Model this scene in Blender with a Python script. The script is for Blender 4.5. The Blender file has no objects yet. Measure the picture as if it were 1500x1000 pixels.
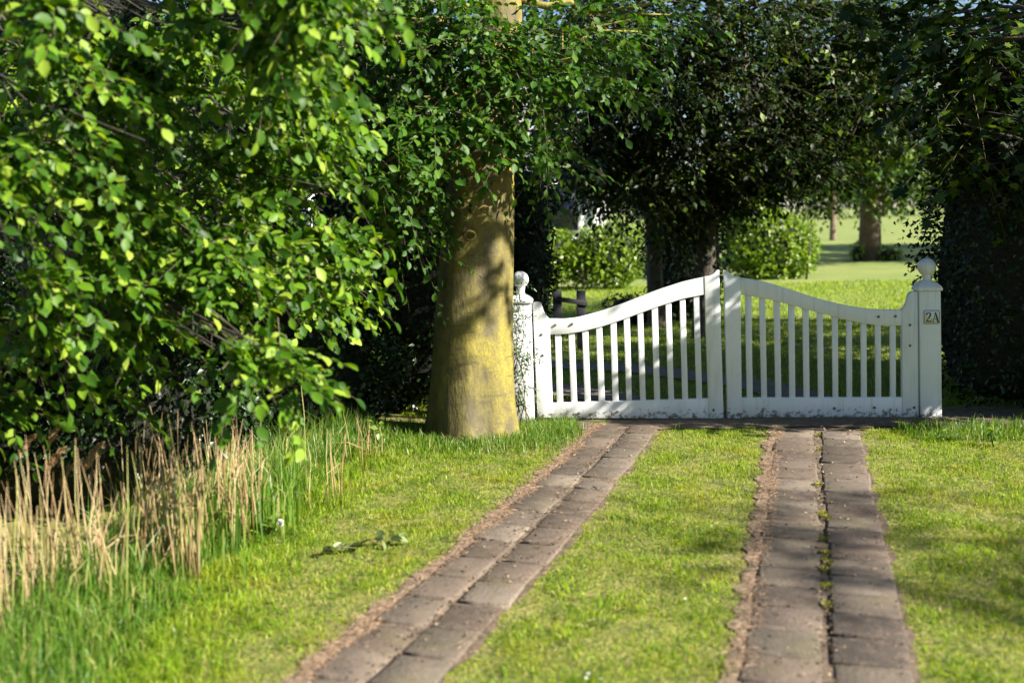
import bpy, math, random
import numpy as np
from mathutils import Vector, Matrix, Quaternion

rng = np.random.default_rng(7)
random.seed(7)
scene = bpy.context.scene
R = math.radians
COL = scene.collection

# ------------------------------------------------------------------ camera
F = 40.0; FPX = F / 36.0 * 1500.0
CAM = np.array([0.0, 0.0, 1.70])
PITCH, ROLL = R(6.45), R(1.2)
cd = bpy.data.cameras.new('camera'); cam = bpy.data.objects.new('camera', cd); COL.objects.link(cam)
cd.lens = F; cd.sensor_width = 36; cd.clip_start = 0.05; cd.clip_end = 2000
cam.location = CAM
cam.rotation_euler = (Matrix.Rotation(R(90) - PITCH, 3, 'X') @ Matrix.Rotation(-ROLL, 3, 'Z')).to_euler()
cd.dof.use_dof = True; cd.dof.focus_distance = 9.0; cd.dof.aperture_fstop = 1.5
scene.camera = cam
CM = np.array((Matrix.Rotation(R(90) - PITCH, 3, 'X') @ Matrix.Rotation(-ROLL, 3, 'Z')))

# ------------------------------------------------------------------ world, sun, exposure
SUN_AZ, SUN_EL = R(26), R(32)          # azimuth from +X towards the camera
SUND = np.array([math.cos(SUN_AZ) * math.cos(SUN_EL), -math.sin(SUN_AZ) * math.cos(SUN_EL), math.sin(SUN_EL)])
w = bpy.data.worlds.new('World'); scene.world = w; w.use_nodes = True
nt = w.node_tree; bg = nt.nodes['Background']
sky = nt.nodes.new('ShaderNodeTexSky'); sky.sky_type = 'NISHITA'; sky.sun_disc = False
sky.dust_density = 0.3; sky.ozone_density = 3.0; sky.sun_elevation = SUN_EL; sky.sun_rotation = math.atan2(SUND[0], SUND[1])
nt.links.new(sky.outputs[0], bg.inputs[0]); bg.inputs[1].default_value = 0.05
sl = bpy.data.lights.new('sun', 'SUN'); sl.energy = 5.0; sl.angle = R(0.5); sl.color = (1.0, 0.94, 0.83)
so = bpy.data.objects.new('sun', sl); COL.objects.link(so)
so.rotation_euler = Vector(SUND).to_track_quat('Z', 'Y').to_euler(); so.location = (8, -4, 12)
scene.view_settings.view_transform = 'Standard'; scene.view_settings.look = 'None'
scene.view_settings.exposure = 1.72; scene.view_settings.gamma = 1.0
scene.render.engine = 'CYCLES'
cy = scene.cycles
cy.use_denoising = True; cy.max_bounces = 6; cy.diffuse_bounces = 2; cy.glossy_bounces = 2
cy.transmission_bounces = 3; cy.transparent_max_bounces = 4; cy.caustics_reflective = False; cy.caustics_refractive = False

# ------------------------------------------------------------------ pixel helpers (photograph pixels, 1500 x 1000)
def ray(px, py):
    v = CM @ np.array([(px - 750) / FPX, -(py - 500) / FPX, -1.0])
    return v
def P(px, py, Y):
    v = ray(px, py); return CAM + v * (Y / v[1])
def G(px, py, z=0.0):
    v = ray(px, py); return CAM + v * ((z - CAM[2]) / v[2])
def proj(pts):
    q = (np.asarray(pts) - CAM) @ CM
    return np.stack([750 + FPX * q[:, 0] / -q[:, 2], 500 - FPX * q[:, 1] / -q[:, 2], -q[:, 2]], 1)

# ------------------------------------------------------------------ mesh helpers
WLOC = {}
def mesh_np(name, V, loops, starts, totals, mat, smooth=False):
    me = bpy.data.meshes.new(name)
    V = np.ascontiguousarray(V, dtype=np.float32)
    me.vertices.add(len(V)); me.vertices.foreach_set('co', V.ravel())
    me.loops.add(len(loops)); me.loops.foreach_set('vertex_index', np.ascontiguousarray(loops, dtype=np.int32))
    me.polygons.add(len(starts)); me.polygons.foreach_set('loop_start', np.ascontiguousarray(starts, dtype=np.int32))
    me.polygons.foreach_set('loop_total', np.ascontiguousarray(totals, dtype=np.int32))
    if smooth: me.polygons.foreach_set('use_smooth', np.ones(len(starts), dtype=bool))
    if mat: me.materials.append(mat)
    me.update(calc_edges=True)
    return me
def mesh_lists(name, V, faces, mat, smooth=False):
    loops = [i for f in faces for i in f]; tot = [len(f) for f in faces]
    st = np.concatenate([[0], np.cumsum(tot)[:-1]])
    return mesh_np(name, np.asarray(V, float), loops, st, tot, mat, smooth)
def link(name, me, parent=None, loc=None, kind=None, label=None, cat=None, group=None):
    o = bpy.data.objects.new(name, me); COL.objects.link(o)
    if parent is not None: o.parent = parent
    if loc is not None: o.location = loc
    if kind: o['kind'] = kind
    if label: o['label'] = label
    if cat: o['category'] = cat
    if group: o['group'] = group
    return o
def thing(name, label, cat, loc, group=None, rotz=0):
    o = link(name, None, None, tuple(float(c) for c in loc), None, label, cat, group)
    o.rotation_euler = (0, 0, rotz); o.empty_display_size = 0.2
    WLOC[o.name] = np.array(loc, float)
    return o
def wl(o):
    return WLOC.get(o.name, np.zeros(3)) if o is not None else np.zeros(3)
def part(name, V, faces, mat, parent, smooth=False, kind=None, bevel=0, label=None):
    """V in world coordinates; the part's origin is put at its own centre"""
    V = np.asarray(V, float); c = V.mean(0)
    o = link(name, mesh_lists(name, V - c, faces, mat, smooth), parent, tuple(c - wl(parent)), kind, label)
    WLOC[o.name] = c
    if bevel:
        m = o.modifiers.new('bevel', 'BEVEL'); m.width = bevel; m.segments = 2; m.limit_method = 'ANGLE'; m.angle_limit = R(40)
    return o
def tube(points, radii, sides=8):
    pts = np.asarray(points, float); V = []; Fc = []
    n = len(pts)
    for i in range(n):
        t = pts[min(i + 1, n - 1)] - pts[max(i - 1, 0)]; t /= np.linalg.norm(t) + 1e-9
        a = np.cross(t, [0.31, 0.9, 0.2]); a /= np.linalg.norm(a) + 1e-9; b = np.cross(t, a)
        for k in range(sides):
            an = 2 * math.pi * k / sides
            V.append(pts[i] + radii[i] * (math.cos(an) * a + math.sin(an) * b))
    for i in range(n - 1):
        for k in range(sides):
            k2 = (k + 1) % sides
            Fc.append((i * sides + k, i * sides + k2, (i + 1) * sides + k2, (i + 1) * sides + k))
    Fc.append(tuple(range(sides - 1, -1, -1))); Fc.append(tuple((n - 1) * sides + k for k in range(sides)))
    return V, Fc
class MB:
    def __init__(s): s.V = []; s.F = []
    def add(s, V, Fc):
        o = len(s.V); s.V += [np.asarray(v, float) for v in V]; s.F += [tuple(i + o for i in f) for f in Fc]
def extrude(poly, n, t, off=0.0):
    """poly: world points in a plane; n: unit normal; front face at +off, back at off - t"""
    poly = np.asarray(poly, float); k = len(poly); n = np.asarray(n, float)
    V = list(poly + n * off) + list(poly + n * (off - t))
    Fc = [tuple(range(k)), tuple(range(2 * k - 1, k - 1, -1))]
    for i in range(k):
        j = (i + 1) % k; Fc.append((i, i + k, j + k, j))
    return V, Fc
def unit(a): return a / (np.linalg.norm(a, axis=-1, keepdims=True) + 1e-12)

# ------------------------------------------------------------------ materials
def new_mat(name):
    m = bpy.data.materials.new(name); m.use_nodes = True
    t = m.node_tree; b = t.nodes['Principled BSDF']; return m, t, b, t.nodes['Material Output']
def ramp(t, fac, stops):
    r = t.nodes.new('ShaderNodeValToRGB'); e = r.color_ramp.elements
    while len(e) < len(stops): e.new(0.5)
    for i, (p, c) in enumerate(stops):
        e[i].position = p; e[i].color = (*c, 1)
    t.links.new(fac, r.inputs[0]); return r.outputs[0]
def noise(t, scale, detail=4, coord='Object', rough=0.55):
    tc = t.nodes.new('ShaderNodeTexCoord'); n = t.nodes.new('ShaderNodeTexNoise')
    n.inputs['Scale'].default_value = scale; n.inputs['Detail'].default_value = detail; n.inputs['Roughness'].default_value = rough
    if coord == 'World':
        g = t.nodes.new('ShaderNodeNewGeometry'); t.links.new(g.outputs['Position'], n.inputs['Vector'])
    else:
        t.links.new(tc.outputs[coord], n.inputs['Vector'])
    return n.outputs['Fac']
def mixc(t, fac, a, b, mode='MIX'):
    m = t.nodes.new('ShaderNodeMix'); m.data_type = 'RGBA'; m.blend_type = mode
    if isinstance(fac, (int, float)): m.inputs[0].default_value = fac
    else: t.links.new(fac, m.inputs[0])
    for s, v in ((6, a), (7, b)):
        if isinstance(v, tuple): m.inputs[s].default_value = (*v, 1)
        else: t.links.new(v, m.inputs[s])
    return m.outputs[2]
def bump(t, b, h, strength=0.3, dist=0.01):
    n = t.nodes.new('ShaderNodeBump'); n.inputs['Strength'].default_value = strength; n.inputs['Distance'].default_value = dist
    t.links.new(h, n.inputs['Height']); t.links.new(n.outputs[0], b.inputs['Normal'])
def leaf_mat(name, stops, transl=0.35, rough=0.35, spec=0.5, tint=(0.75, 1.0, 0.25), patch=None, patch2=None):
    """leaf / blade material: colour differs per leaf, sun shines through"""
    m, t, b, out = new_mat(name)
    g = t.nodes.new('ShaderNodeNewGeometry'); oi = t.nodes.new('ShaderNodeObjectInfo')
    ad = t.nodes.new('ShaderNodeMath'); ad.operation = 'ADD'; t.links.new(g.outputs['Random Per Island'], ad.inputs[0]); t.links.new(oi.outputs['Random'], ad.inputs[1])
    fr = t.nodes.new('ShaderNodeMath'); fr.operation = 'FRACT'; t.links.new(ad.outputs[0], fr.inputs[0])
    c = ramp(t, fr.outputs[0], stops)
    if patch:
        sc_, col_, lo, hi = patch
        nz = noise(t, sc_, 3, 'World')
        f = ramp(t, nz, [(lo, (0, 0, 0)), (hi, (1, 1, 1))])
        c = mixc(t, f, c, col_)
    if patch2:
        sc_, col_, lo, hi = patch2
        c = mixc(t, ramp(t, noise(t, sc_, 4, 'World'), [(lo, (0, 0, 0)), (hi, (0.8, 0.8, 0.8))]), c, col_)
    t.links.new(c, b.inputs['Base Color']); b.inputs['Roughness'].default_value = rough
    b.inputs['Specular IOR Level'].default_value = spec
    tr = t.nodes.new('ShaderNodeBsdfTranslucent')
    t.links.new(mixc(t, 1.0, c, tint, 'MULTIPLY'), tr.inputs[0])
    ms = t.nodes.new('ShaderNodeMixShader'); ms.inputs[0].default_value = transl
    t.links.new(b.outputs[0], ms.inputs[1]); t.links.new(tr.outputs[0], ms.inputs[2]); t.links.new(ms.outputs[0], out.inputs[0])
    return m
M = {}
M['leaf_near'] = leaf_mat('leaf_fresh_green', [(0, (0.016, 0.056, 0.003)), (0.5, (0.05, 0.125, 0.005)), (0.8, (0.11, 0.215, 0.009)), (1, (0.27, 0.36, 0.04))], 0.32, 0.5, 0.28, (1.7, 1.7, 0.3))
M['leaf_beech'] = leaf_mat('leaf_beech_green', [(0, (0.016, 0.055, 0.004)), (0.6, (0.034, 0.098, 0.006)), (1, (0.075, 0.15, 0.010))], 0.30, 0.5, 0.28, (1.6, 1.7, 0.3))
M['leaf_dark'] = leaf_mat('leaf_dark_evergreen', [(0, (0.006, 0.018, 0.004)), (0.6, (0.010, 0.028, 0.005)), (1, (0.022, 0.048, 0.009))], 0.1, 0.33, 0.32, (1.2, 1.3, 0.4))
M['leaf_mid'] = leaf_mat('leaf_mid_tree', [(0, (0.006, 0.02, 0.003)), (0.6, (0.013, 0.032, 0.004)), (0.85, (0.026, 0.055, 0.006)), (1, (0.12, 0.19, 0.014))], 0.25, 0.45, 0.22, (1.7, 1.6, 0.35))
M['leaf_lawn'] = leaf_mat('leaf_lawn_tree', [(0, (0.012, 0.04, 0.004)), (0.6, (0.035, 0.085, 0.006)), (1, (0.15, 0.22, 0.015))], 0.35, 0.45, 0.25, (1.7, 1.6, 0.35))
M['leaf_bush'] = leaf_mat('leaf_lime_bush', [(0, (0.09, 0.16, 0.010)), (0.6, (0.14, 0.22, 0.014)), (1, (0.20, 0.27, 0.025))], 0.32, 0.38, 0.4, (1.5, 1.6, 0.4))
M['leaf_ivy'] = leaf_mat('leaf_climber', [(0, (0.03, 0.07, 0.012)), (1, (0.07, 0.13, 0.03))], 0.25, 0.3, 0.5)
M['grass'] = leaf_mat('lawn_blades', [(0, (0.09, 0.18, 0.007)), (0.5, (0.20, 0.32, 0.012)), (0.85, (0.31, 0.41, 0.024)), (1, (0.5, 0.46, 0.14))], 0.42, 0.5, 0.3, (1.5, 1.45, 0.4), patch=(2.2, (0.33, 0.32, 0.03), 0.5, 0.8), patch2=(7.0, (0.06, 0.125, 0.008), 0.5, 0.68))
M['grass_tall'] = leaf_mat('tall_grass_blades', [(0, (0.05, 0.13, 0.014)), (0.6, (0.11, 0.21, 0.022)), (0.85, (0.19, 0.27, 0.04)), (1, (0.38, 0.33, 0.14))], 0.4, 0.42, 0.4, (1.4, 1.5, 0.5))
M['reed'] = leaf_mat('dry_reed', [(0, (0.20, 0.12, 0.055)), (0.4, (0.36, 0.25, 0.125)), (0.75, (0.46, 0.36, 0.2)), (1, (0.30, 0.32, 0.08))], 0.1, 0.6, 0.3, (1, 0.9, 0.7))
M['plume'] = leaf_mat('dry_reed_plume', [(0, (0.32, 0.20, 0.10)), (1, (0.5, 0.37, 0.21))], 0.35, 0.7, 0.2, (1.2, 1, 0.7))
M['dry'] = leaf_mat('dry_clippings', [(0, (0.22, 0.14, 0.085)), (0.6, (0.38, 0.255, 0.165)), (1, (0.5, 0.36, 0.24))], 0.15, 0.7, 0.2, (1, 0.9, 0.7))
M['crumb'] = leaf_mat('soil_crumb', [(0, (0.04, 0.028, 0.018)), (0.6, (0.12, 0.08, 0.05)), (1, (0.40, 0.30, 0.19))], 0.05, 0.9, 0.1)
M['weed'] = leaf_mat('weed_leaf', [(0, (0.08, 0.16, 0.02)), (1, (0.17, 0.25, 0.04))], 0.35, 0.4, 0.4, (1.4, 1.4, 0.4))
M['moss'] = leaf_mat('joint_weed_leaf', [(0, (0.14, 0.15, 0.015)), (1, (0.30, 0.30, 0.04))], 0.3, 0.6, 0.2, (1.2, 1.2, 0.4))
M['wilted'] = leaf_mat('wilted_leaf', [(0, (0.02, 0.035, 0.012)), (0.6, (0.05, 0.08, 0.02)), (1, (0.20, 0.24, 0.10))], 0.15, 0.5, 0.3)
M['petal'] = leaf_mat('white_petal', [(0, (0.7, 0.7, 0.66)), (1, (0.82, 0.82, 0.8))], 0.3, 0.6, 0.2, (1, 1, 1))

m, t, b, _ = new_mat('white_gate_paint'); M['paint'] = m
c = mixc(t, ramp(t, noise(t, 2.2, 5, 'World'), [(0.35, (0, 0, 0)), (0.8, (1, 1, 1))]), (0.76, 0.77, 0.78), (0.64, 0.66, 0.66))
tcg = t.nodes.new('ShaderNodeNewGeometry'); mpg = t.nodes.new('ShaderNodeMapping'); mpg.inputs['Scale'].default_value = (28, 28, 2.2); t.links.new(tcg.outputs['Position'], mpg.inputs['Vector'])
ng = t.nodes.new('ShaderNodeTexNoise'); ng.inputs['Scale'].default_value = 1.0; ng.inputs['Detail'].default_value = 6; t.links.new(mpg.outputs[0], ng.inputs['Vector'])
c = mixc(t, ramp(t, ng.outputs['Fac'], [(0.52, (0, 0, 0)), (0.72, (0.55, 0.55, 0.55))]), c, (0.50, 0.53, 0.47))
# algae and splashed soil low on the boards
g = t.nodes.new('ShaderNodeNewGeometry'); sx = t.nodes.new('ShaderNodeSeparateXYZ'); t.links.new(g.outputs['Position'], sx.inputs[0])
mr = t.nodes.new('ShaderNodeMapRange'); mr.inputs[1].default_value = 0.0; mr.inputs[2].default_value = 0.2; mr.inputs[3].default_value = 0.60; mr.inputs[4].default_value = 0.24
t.links.new(sx.outputs[2], mr.inputs[0])
sp = noise(t, 26, 6, 'World', 0.7)
lt = t.nodes.new('ShaderNodeMath'); lt.operation = 'SUBTRACT'; t.links.new(mr.outputs[0], lt.inputs[0]); t.links.new(sp, lt.inputs[1])
ms = t.nodes.new('ShaderNodeMath'); ms.operation = 'MULTIPLY'; ms.use_clamp = True; ms.inputs[1].default_value = 9; t.links.new(lt.outputs[0], ms.inputs[0])
c = mixc(t, ms.outputs[0], c, (0.16, 0.15, 0.11))
t.links.new(c, b.inputs['Base Color']); b.inputs['Roughness'].default_value = 0.42
bump(t, b, noise(t, 60, 4, 'World'), 0.12, 0.004)

def simple(name, c1, c2, scale, rough, bs=0.3, bd=0.01, coord='World', detail=6):
    m, t, b, _ = new_mat(name); n = noise(t, scale, detail, coord)
    t.links.new(mixc(t, ramp(t, n, [(0.3, (0, 0, 0)), (0.7, (1, 1, 1))]), c1, c2), b.inputs['Base Color'])
    b.inputs['Roughness'].default_value = rough; bump(t, b, n, bs, bd); return m
M['bolt'] = simple('bolt_iron', (0.08, 0.075, 0.07), (0.2, 0.17, 0.14), 40, 0.6)
M['plate'] = simple('enamel_white', (0.80, 0.81, 0.82), (0.76, 0.77, 0.78), 10, 0.5, 0.05)
M['ink'] = simple('black_enamel', (0.012, 0.012, 0.014), (0.02, 0.02, 0.022), 10, 0.3, 0.05)
M['darkwood'] = simple('weathered_dark_wood', (0.008, 0.009, 0.012), (0.018, 0.019, 0.024), 12, 0.7)
M['twig'] = simple('twig_bark', (0.10, 0.075, 0.05), (0.19, 0.14, 0.09), 30, 0.8)
M['bark_dark'] = simple('dark_bark', (0.035, 0.028, 0.022), (0.085, 0.07, 0.052), 9, 0.9, 0.8, 0.05)
M['core_black'] = simple('hedge_shade_fill', (0.008, 0.010, 0.006), (0.02, 0.022, 0.012), 30, 0.95, 1.0, 0.05)  # near-black, stands in for the shade deep inside the foliage
M['bark_far'] = simple('brown_bark', (0.10, 0.07, 0.045), (0.20, 0.145, 0.10), 5, 0.9, 0.8, 0.05)
M['soil'] = simple('dark_soil', (0.07, 0.05, 0.035), (0.15, 0.11, 0.075), 12, 0.95, 0.8, 0.02)
M['verge'] = simple('sandy_soil', (0.10, 0.07, 0.045), (0.26, 0.18, 0.125), 22, 0.95, 0.8, 0.02)
M['track_soil'] = simple('sandy_track_soil', (0.06, 0.042, 0.028), (0.17, 0.12, 0.08), 18, 0.95, 0.8, 0.02)
M['gravel'] = simple('brown_gravel', (0.10, 0.085, 0.065), (0.20, 0.165, 0.13), 20, 0.95, 0.6, 0.02)
M['housewall'] = simple('white_render', (0.74, 0.74, 0.72), (0.66, 0.66, 0.65), 4, 0.8)
M['roof'] = simple('grey_roof', (0.16, 0.16, 0.17), (0.24, 0.24, 0.26), 6, 0.8)
m, t, b, _ = new_mat('window_glass'); M['glass'] = m
b.inputs['Base Color'].default_value = (0.03, 0.04, 0.06, 1); b.inputs['Roughness'].default_value = 0.08

# beech bark: grey, with yellow-green algae in vertical runs and pale flecks
m, t, b, _ = new_mat('beech_bark'); M['beech_bark'] = m
tc = t.nodes.new('ShaderNodeTexCoord'); mp = t.nodes.new('ShaderNodeMapping'); mp.inputs['Scale'].default_value = (3.2, 3.2, 1.3)
t.links.new(tc.outputs['Object'], mp.inputs['Vector']); nz = t.nodes.new('ShaderNodeTexNoise'); nz.inputs['Scale'].default_value = 1.6; nz.inputs['Detail'].default_value = 9; nz.inputs['Roughness'].default_value = 0.62
t.links.new(mp.outputs[0], nz.inputs['Vector'])
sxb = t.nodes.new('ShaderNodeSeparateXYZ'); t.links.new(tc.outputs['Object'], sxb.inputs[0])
mab = t.nodes.new('ShaderNodeMath'); mab.operation = 'MULTIPLY_ADD'; t.links.new(sxb.outputs[0], mab.inputs[0]); mab.inputs[1].default_value = 0.3; t.links.new(nz.outputs['Fac'], mab.inputs[2])  # algae thins towards the left: shade of that side put into the colour
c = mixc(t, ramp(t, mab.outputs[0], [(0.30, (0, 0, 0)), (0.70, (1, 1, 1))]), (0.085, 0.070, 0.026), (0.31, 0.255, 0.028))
c = mixc(t, ramp(t, noise(t, 5, 6), [(0.5, (0, 0, 0)), (0.68, (0.75, 0.75, 0.75))]), c, (0.07, 0.055, 0.035))
c = mixc(t, ramp(t, noise(t, 55, 5, 'Object', 0.7), [(0.42, (0, 0, 0)), (0.6, (0.45, 0.45, 0.45))]), c, (0.07, 0.055, 0.028))
fl = ramp(t, noise(t, 22, 5), [(0.68, (0, 0, 0)), (0.74, (0.8, 0.8, 0.8))])
c = mixc(t, fl, c, (0.30, 0.28, 0.2))
mp2 = t.nodes.new('ShaderNodeMapping'); mp2.inputs['Scale'].default_value = (4, 4, 20); t.links.new(tc.outputs['Object'], mp2.inputs['Vector'])
n3 = t.nodes.new('ShaderNodeTexNoise'); n3.inputs['Scale'].default_value = 1.4; n3.inputs['Detail'].default_value = 5; t.links.new(mp2.outputs[0], n3.inputs['Vector'])
c = mixc(t, ramp(t, n3.outputs['Fac'], [(0.60, (0, 0, 0)), (0.66, (0.55, 0.55, 0.55))]), c, (0.07, 0.055, 0.028))
t.links.new(c, b.inputs['Base Color']); b.inputs['Roughness'].default_value = 0.75
bump(t, b, nz.outputs['Fac'], 0.6, 0.05)

# paving tiles: worn concrete, differing tile by tile
m, t, b, _ = new_mat('paving_concrete'); M['tile'] = m
oi = t.nodes.new('ShaderNodeObjectInfo')
c = ramp(t, oi.outputs['Random'], [(0, (0.055, 0.042, 0.032)), (0.25, (0.092, 0.066, 0.046)), (0.5, (0.135, 0.102, 0.076)), (0.75, (0.098, 0.08, 0.057)), (1, (0.185, 0.148, 0.112))])
n1 = noise(t, 7, 6, 'World'); n2 = noise(t, 60, 4, 'World', 0.7)
c = mixc(t, ramp(t, n1, [(0.5, (0, 0, 0)), (0.75, (0.6, 0.6, 0.6))]), c, (0.055, 0.04, 0.03))
c = mixc(t, ramp(t, noise(t, 16, 8, 'World', 0.72), [(0.48, (0, 0, 0)), (0.72, (0.6, 0.6, 0.6))]), c, (0.19, 0.135, 0.10))
c = mixc(t, ramp(t, n2, [(0.56, (0, 0, 0)), (0.68, (0.5, 0.5, 0.5))]), c, (0.05, 0.036, 0.028))
c = mixc(t, ramp(t, noise(t, 34, 6, 'World', 0.7), [(0.62, (0, 0, 0)), (0.7, (0.6, 0.6, 0.6))]), c, (0.28, 0.21, 0.16))
c = mixc(t, ramp(t, noise(t, 3.1, 5, 'World'), [(0.58, (0, 0, 0)), (0.75, (0.6, 0.6, 0.6))]), c, (0.09, 0.08, 0.025))
t.links.new(c, b.inputs['Base Color']); b.inputs['Roughness'].default_value = 0.85
bump(t, b, n2, 0.9, 0.008)

# ground: soil-and-thatch under the near blades, mown meadow far off
m, t, b, _ = new_mat('ground_turf'); M['ground'] = m
g = t.nodes.new('ShaderNodeNewGeometry'); sx = t.nodes.new('ShaderNodeSeparateXYZ'); t.links.new(g.outputs['Position'], sx.inputs[0])
mr = t.nodes.new('ShaderNodeMapRange'); mr.inputs[1].default_value = 9.5; mr.inputs[2].default_value = 16; t.links.new(sx.outputs[1], mr.inputs[0])
near = mixc(t, ramp(t, noise(t, 9, 6, 'World'), [(0.35, (0, 0, 0)), (0.65, (1, 1, 1))]), (0.10, 0.11, 0.02), (0.21, 0.20, 0.04))
far = mixc(t, ramp(t, noise(t, 0.5, 6, 'World'), [(0.35, (0, 0, 0)), (0.7, (1, 1, 1))]), (0.14, 0.20, 0.035), (0.25, 0.26, 0.06))
n5 = noise(t, 30, 5, 'World')
far = mixc(t, ramp(t, n5, [(0.45, (0, 0, 0)), (0.7, (0.7, 0.7, 0.7))]), far, (0.09, 0.14, 0.02))
t.links.new(mixc(t, mr.outputs[0], near, far), b.inputs['Base Color']); b.inputs['Roughness'].default_value = 0.95
bump(t, b, n5, 0.8, 0.03)

# ------------------------------------------------------------------ ground sheet with a ditch along the left
BK = np.array([G(150, 1150)[:2], G(210, 1000)[:2], G(310, 870)[:2], G(420, 775)[:2], G(515, 700)[:2], G(610, 645)[:2], [-0.9, 9.4]])
BK = BK[np.argsort(BK[:, 1])]
def bank_x(y):
    return np.interp(y, BK[:, 1], BK[:, 0])
def gz(x, y):
    d = bank_x(y) - 0.35 - x
    s = np.clip(d / 0.9, 0, 1); s = s * s * (3 - 2 * s)
    f = np.clip((9.4 - y) / 1.2, 0, 1)
    und = 0.015 * np.sin(x * 1.7 + 1) * np.sin(y * 1.3)
    return -0.45 * s * f + und * np.clip((y - 1) / 3, 0, 1) * np.where(y > 10, 0.5, 0.4)
xs = np.concatenate([[-400, -150, -60, -30, -16, -10], np.arange(-7, 7.01, 0.15), [10, 16, 30, 60, 150, 400]])
ys = np.concatenate([[-200, -60, -20, -8, -3, 0], np.arange(1.5, 12.01, 0.15), [13, 15, 18, 24, 32, 45, 70, 120, 220, 700]])
X, Y = np.meshgrid(xs, ys); Z = gz(X, Y)
V = np.stack([X.ravel(), Y.ravel(), Z.ravel()], 1); nx = len(xs)
fc = [(j * nx + i, j * nx + i + 1, (j + 1) * nx + i + 1, (j + 1) * nx + i) for j in range(len(ys) - 1) for i in range(nx - 1)]
ground = link('ground', mesh_lists('ground', V, fc, M['ground'], True), kind='structure')

# ------------------------------------------------------------------ the two tracks of paving tiles
def poly_s(pts):
    pts = np.asarray(pts); s = np.concatenate([[0], np.cumsum(np.linalg.norm(np.diff(pts, axis=0), axis=1))]); return pts, s
def at_s(pts, s, q):
    return np.stack([np.interp(q, s, pts[:, k]) for k in range(pts.shape[1])], -1)
JL = [G(*p)[:2] for p in ((919, 628), (872, 680), (816, 740), (732, 824), (616, 928), (572, 972))]
JR = [G(*p)[:2] for p in ((1198, 634), (1200, 690), (1204, 760), (1208, 850), (1211, 930), (1213, 1000))]
def extend(J, e0=0.15, e1=2.6):
    a = J[0] + (J[0] - J[1]) / np.linalg.norm(J[0] - J[1]) * e0
    d = (J[-1] - J[-3]); z = J[-1] + d / np.linalg.norm(d) * e1
    return [a] + list(J) + [z]
JL = extend(JL); JR = extend(JR)
TW = 0.292
tile_meshes = []
for k in range(10):
    r = np.random.default_rng(100 + k)
    hx, hy = TW / 2 - 0.003, 0.126; c = 0.007
    oc = np.array([[-hx, -hy], [hx, -hy], [hx, hy], [-hx, hy]]) + r.uniform(-0.009, 0.007, (4, 2))
    V = []
    for (q, z) in ((1.0, -0.05), (1.0, -0.004 - 0.004 * r.random()), (0.0, 0.0)):
        for i, p in enumerate(oc):
            # each side gets two extra points so that the edge is worn, not ruled
            p2 = oc[(i + 1) % 4]
            for f in (0, 0.36, 0.7):
                e = p + (p2 - p) * f
                e = e * (1 if q else (1 - c / hx * (1 + r.random() * 1.6)))
                V.append([*(e * (1 - (0.012 * r.random() if f else 0.02 * r.random()))), z])
    Fc = []
    for L in (0, 1):
        for i in range(12):
            j = (i + 1) % 12; Fc.append((L * 12 + i, L * 12 + j, (L + 1) * 12 + j, (L + 1) * 12 + i))
    Fc.append(tuple(range(24, 36)))
    tile_meshes.append(mesh_lists('paving_tile', V, Fc, M['tile']))
TRACK_CENTRES = []
for J, nm, lab in ((JL, 'driveway_track', 'left'), (JR, 'driveway_track', 'right')):
    pts, s = poly_s(J)
    q = np.linspace(0, s[-1], 60); c = at_s(pts, s, q)
    tn = unit(np.gradient(c, axis=0)); side = np.stack([tn[:, 1], -tn[:, 0]], 1)
    if side[0, 0] < 0: side = -side
    TW = 0.236 if lab == 'left' else 0.292; DP = 0.30 if lab == 'left' else 0.262
    TRACK_CENTRES.append((c, side, TW))
    # bed of soil under and beside the tiles
    V = []; r = np.random.default_rng(5 if lab == 'left' else 6)
    for i in range(60):
        for f in (-TW - 0.07, TW + 0.025):
            e = c[i] + side[i] * (f + r.uniform(-0.03, 0.03)); V.append([*e, 0.006 + float(gz(e[0], e[1]))])
    Fc = [(2 * i, 2 * i + 1, 2 * i + 3, 2 * i + 2) for i in range(59)]
    bed = link('driveway_track', mesh_lists('driveway_track', V, Fc, M['track_soil']), kind='structure')
    V = []; qe = np.linspace(0, s[-1], 240); ce = at_s(pts, s, qe)
    for i in range(240):
        for f in (-TW + 0.03, -TW - 0.055 - 0.025 * math.sin(i * 0.37) - 0.02 * math.sin(i * 0.91 + 1) - 0.012 * r.random()):
            e = ce[i] + side[i // 4] * f; V.append([*e, 0.009 + float(gz(e[0], e[1]))])
    link('sandy_edge', mesh_lists('sandy_edge', V, [(2 * i, 2 * i + 1, 2 * i + 3, 2 * i + 2) for i in range(239)], M['verge']), kind='structure')
    for col, sg in ((0, -1), (1, 1)):
        pos = (0.16 if lab == 'left' else 0.26) + (0.05 if col else 0.0)
        while pos < s[-1] - 0.2:
            p = at_s(pts, s, pos); i = int(np.clip(np.searchsorted(q, pos), 0, 59))
            p = p + side[i] * sg * (TW / 2 + (0.006 if lab == 'left' else 0.014) + r.uniform(-0.004, 0.006))
            o = link('paving_tile', tile_meshes[r.integers(10)], bed, (p[0], p[1], 0.016 + float(gz(p[0], p[1])) + r.uniform(-0.007, 0.006)))
            o.scale = (TW / 0.292, (DP - 0.006) / 0.252, 1); o.rotation_euler = (r.normal(0, 0.014), r.normal(0, 0.014), math.atan2(tn[i, 1], tn[i, 0]) - math.pi / 2 + r.normal(0, 0.02) + r.integers(2) * math.pi)
            pos += DP + r.uniform(-0.004, 0.012)
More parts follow.
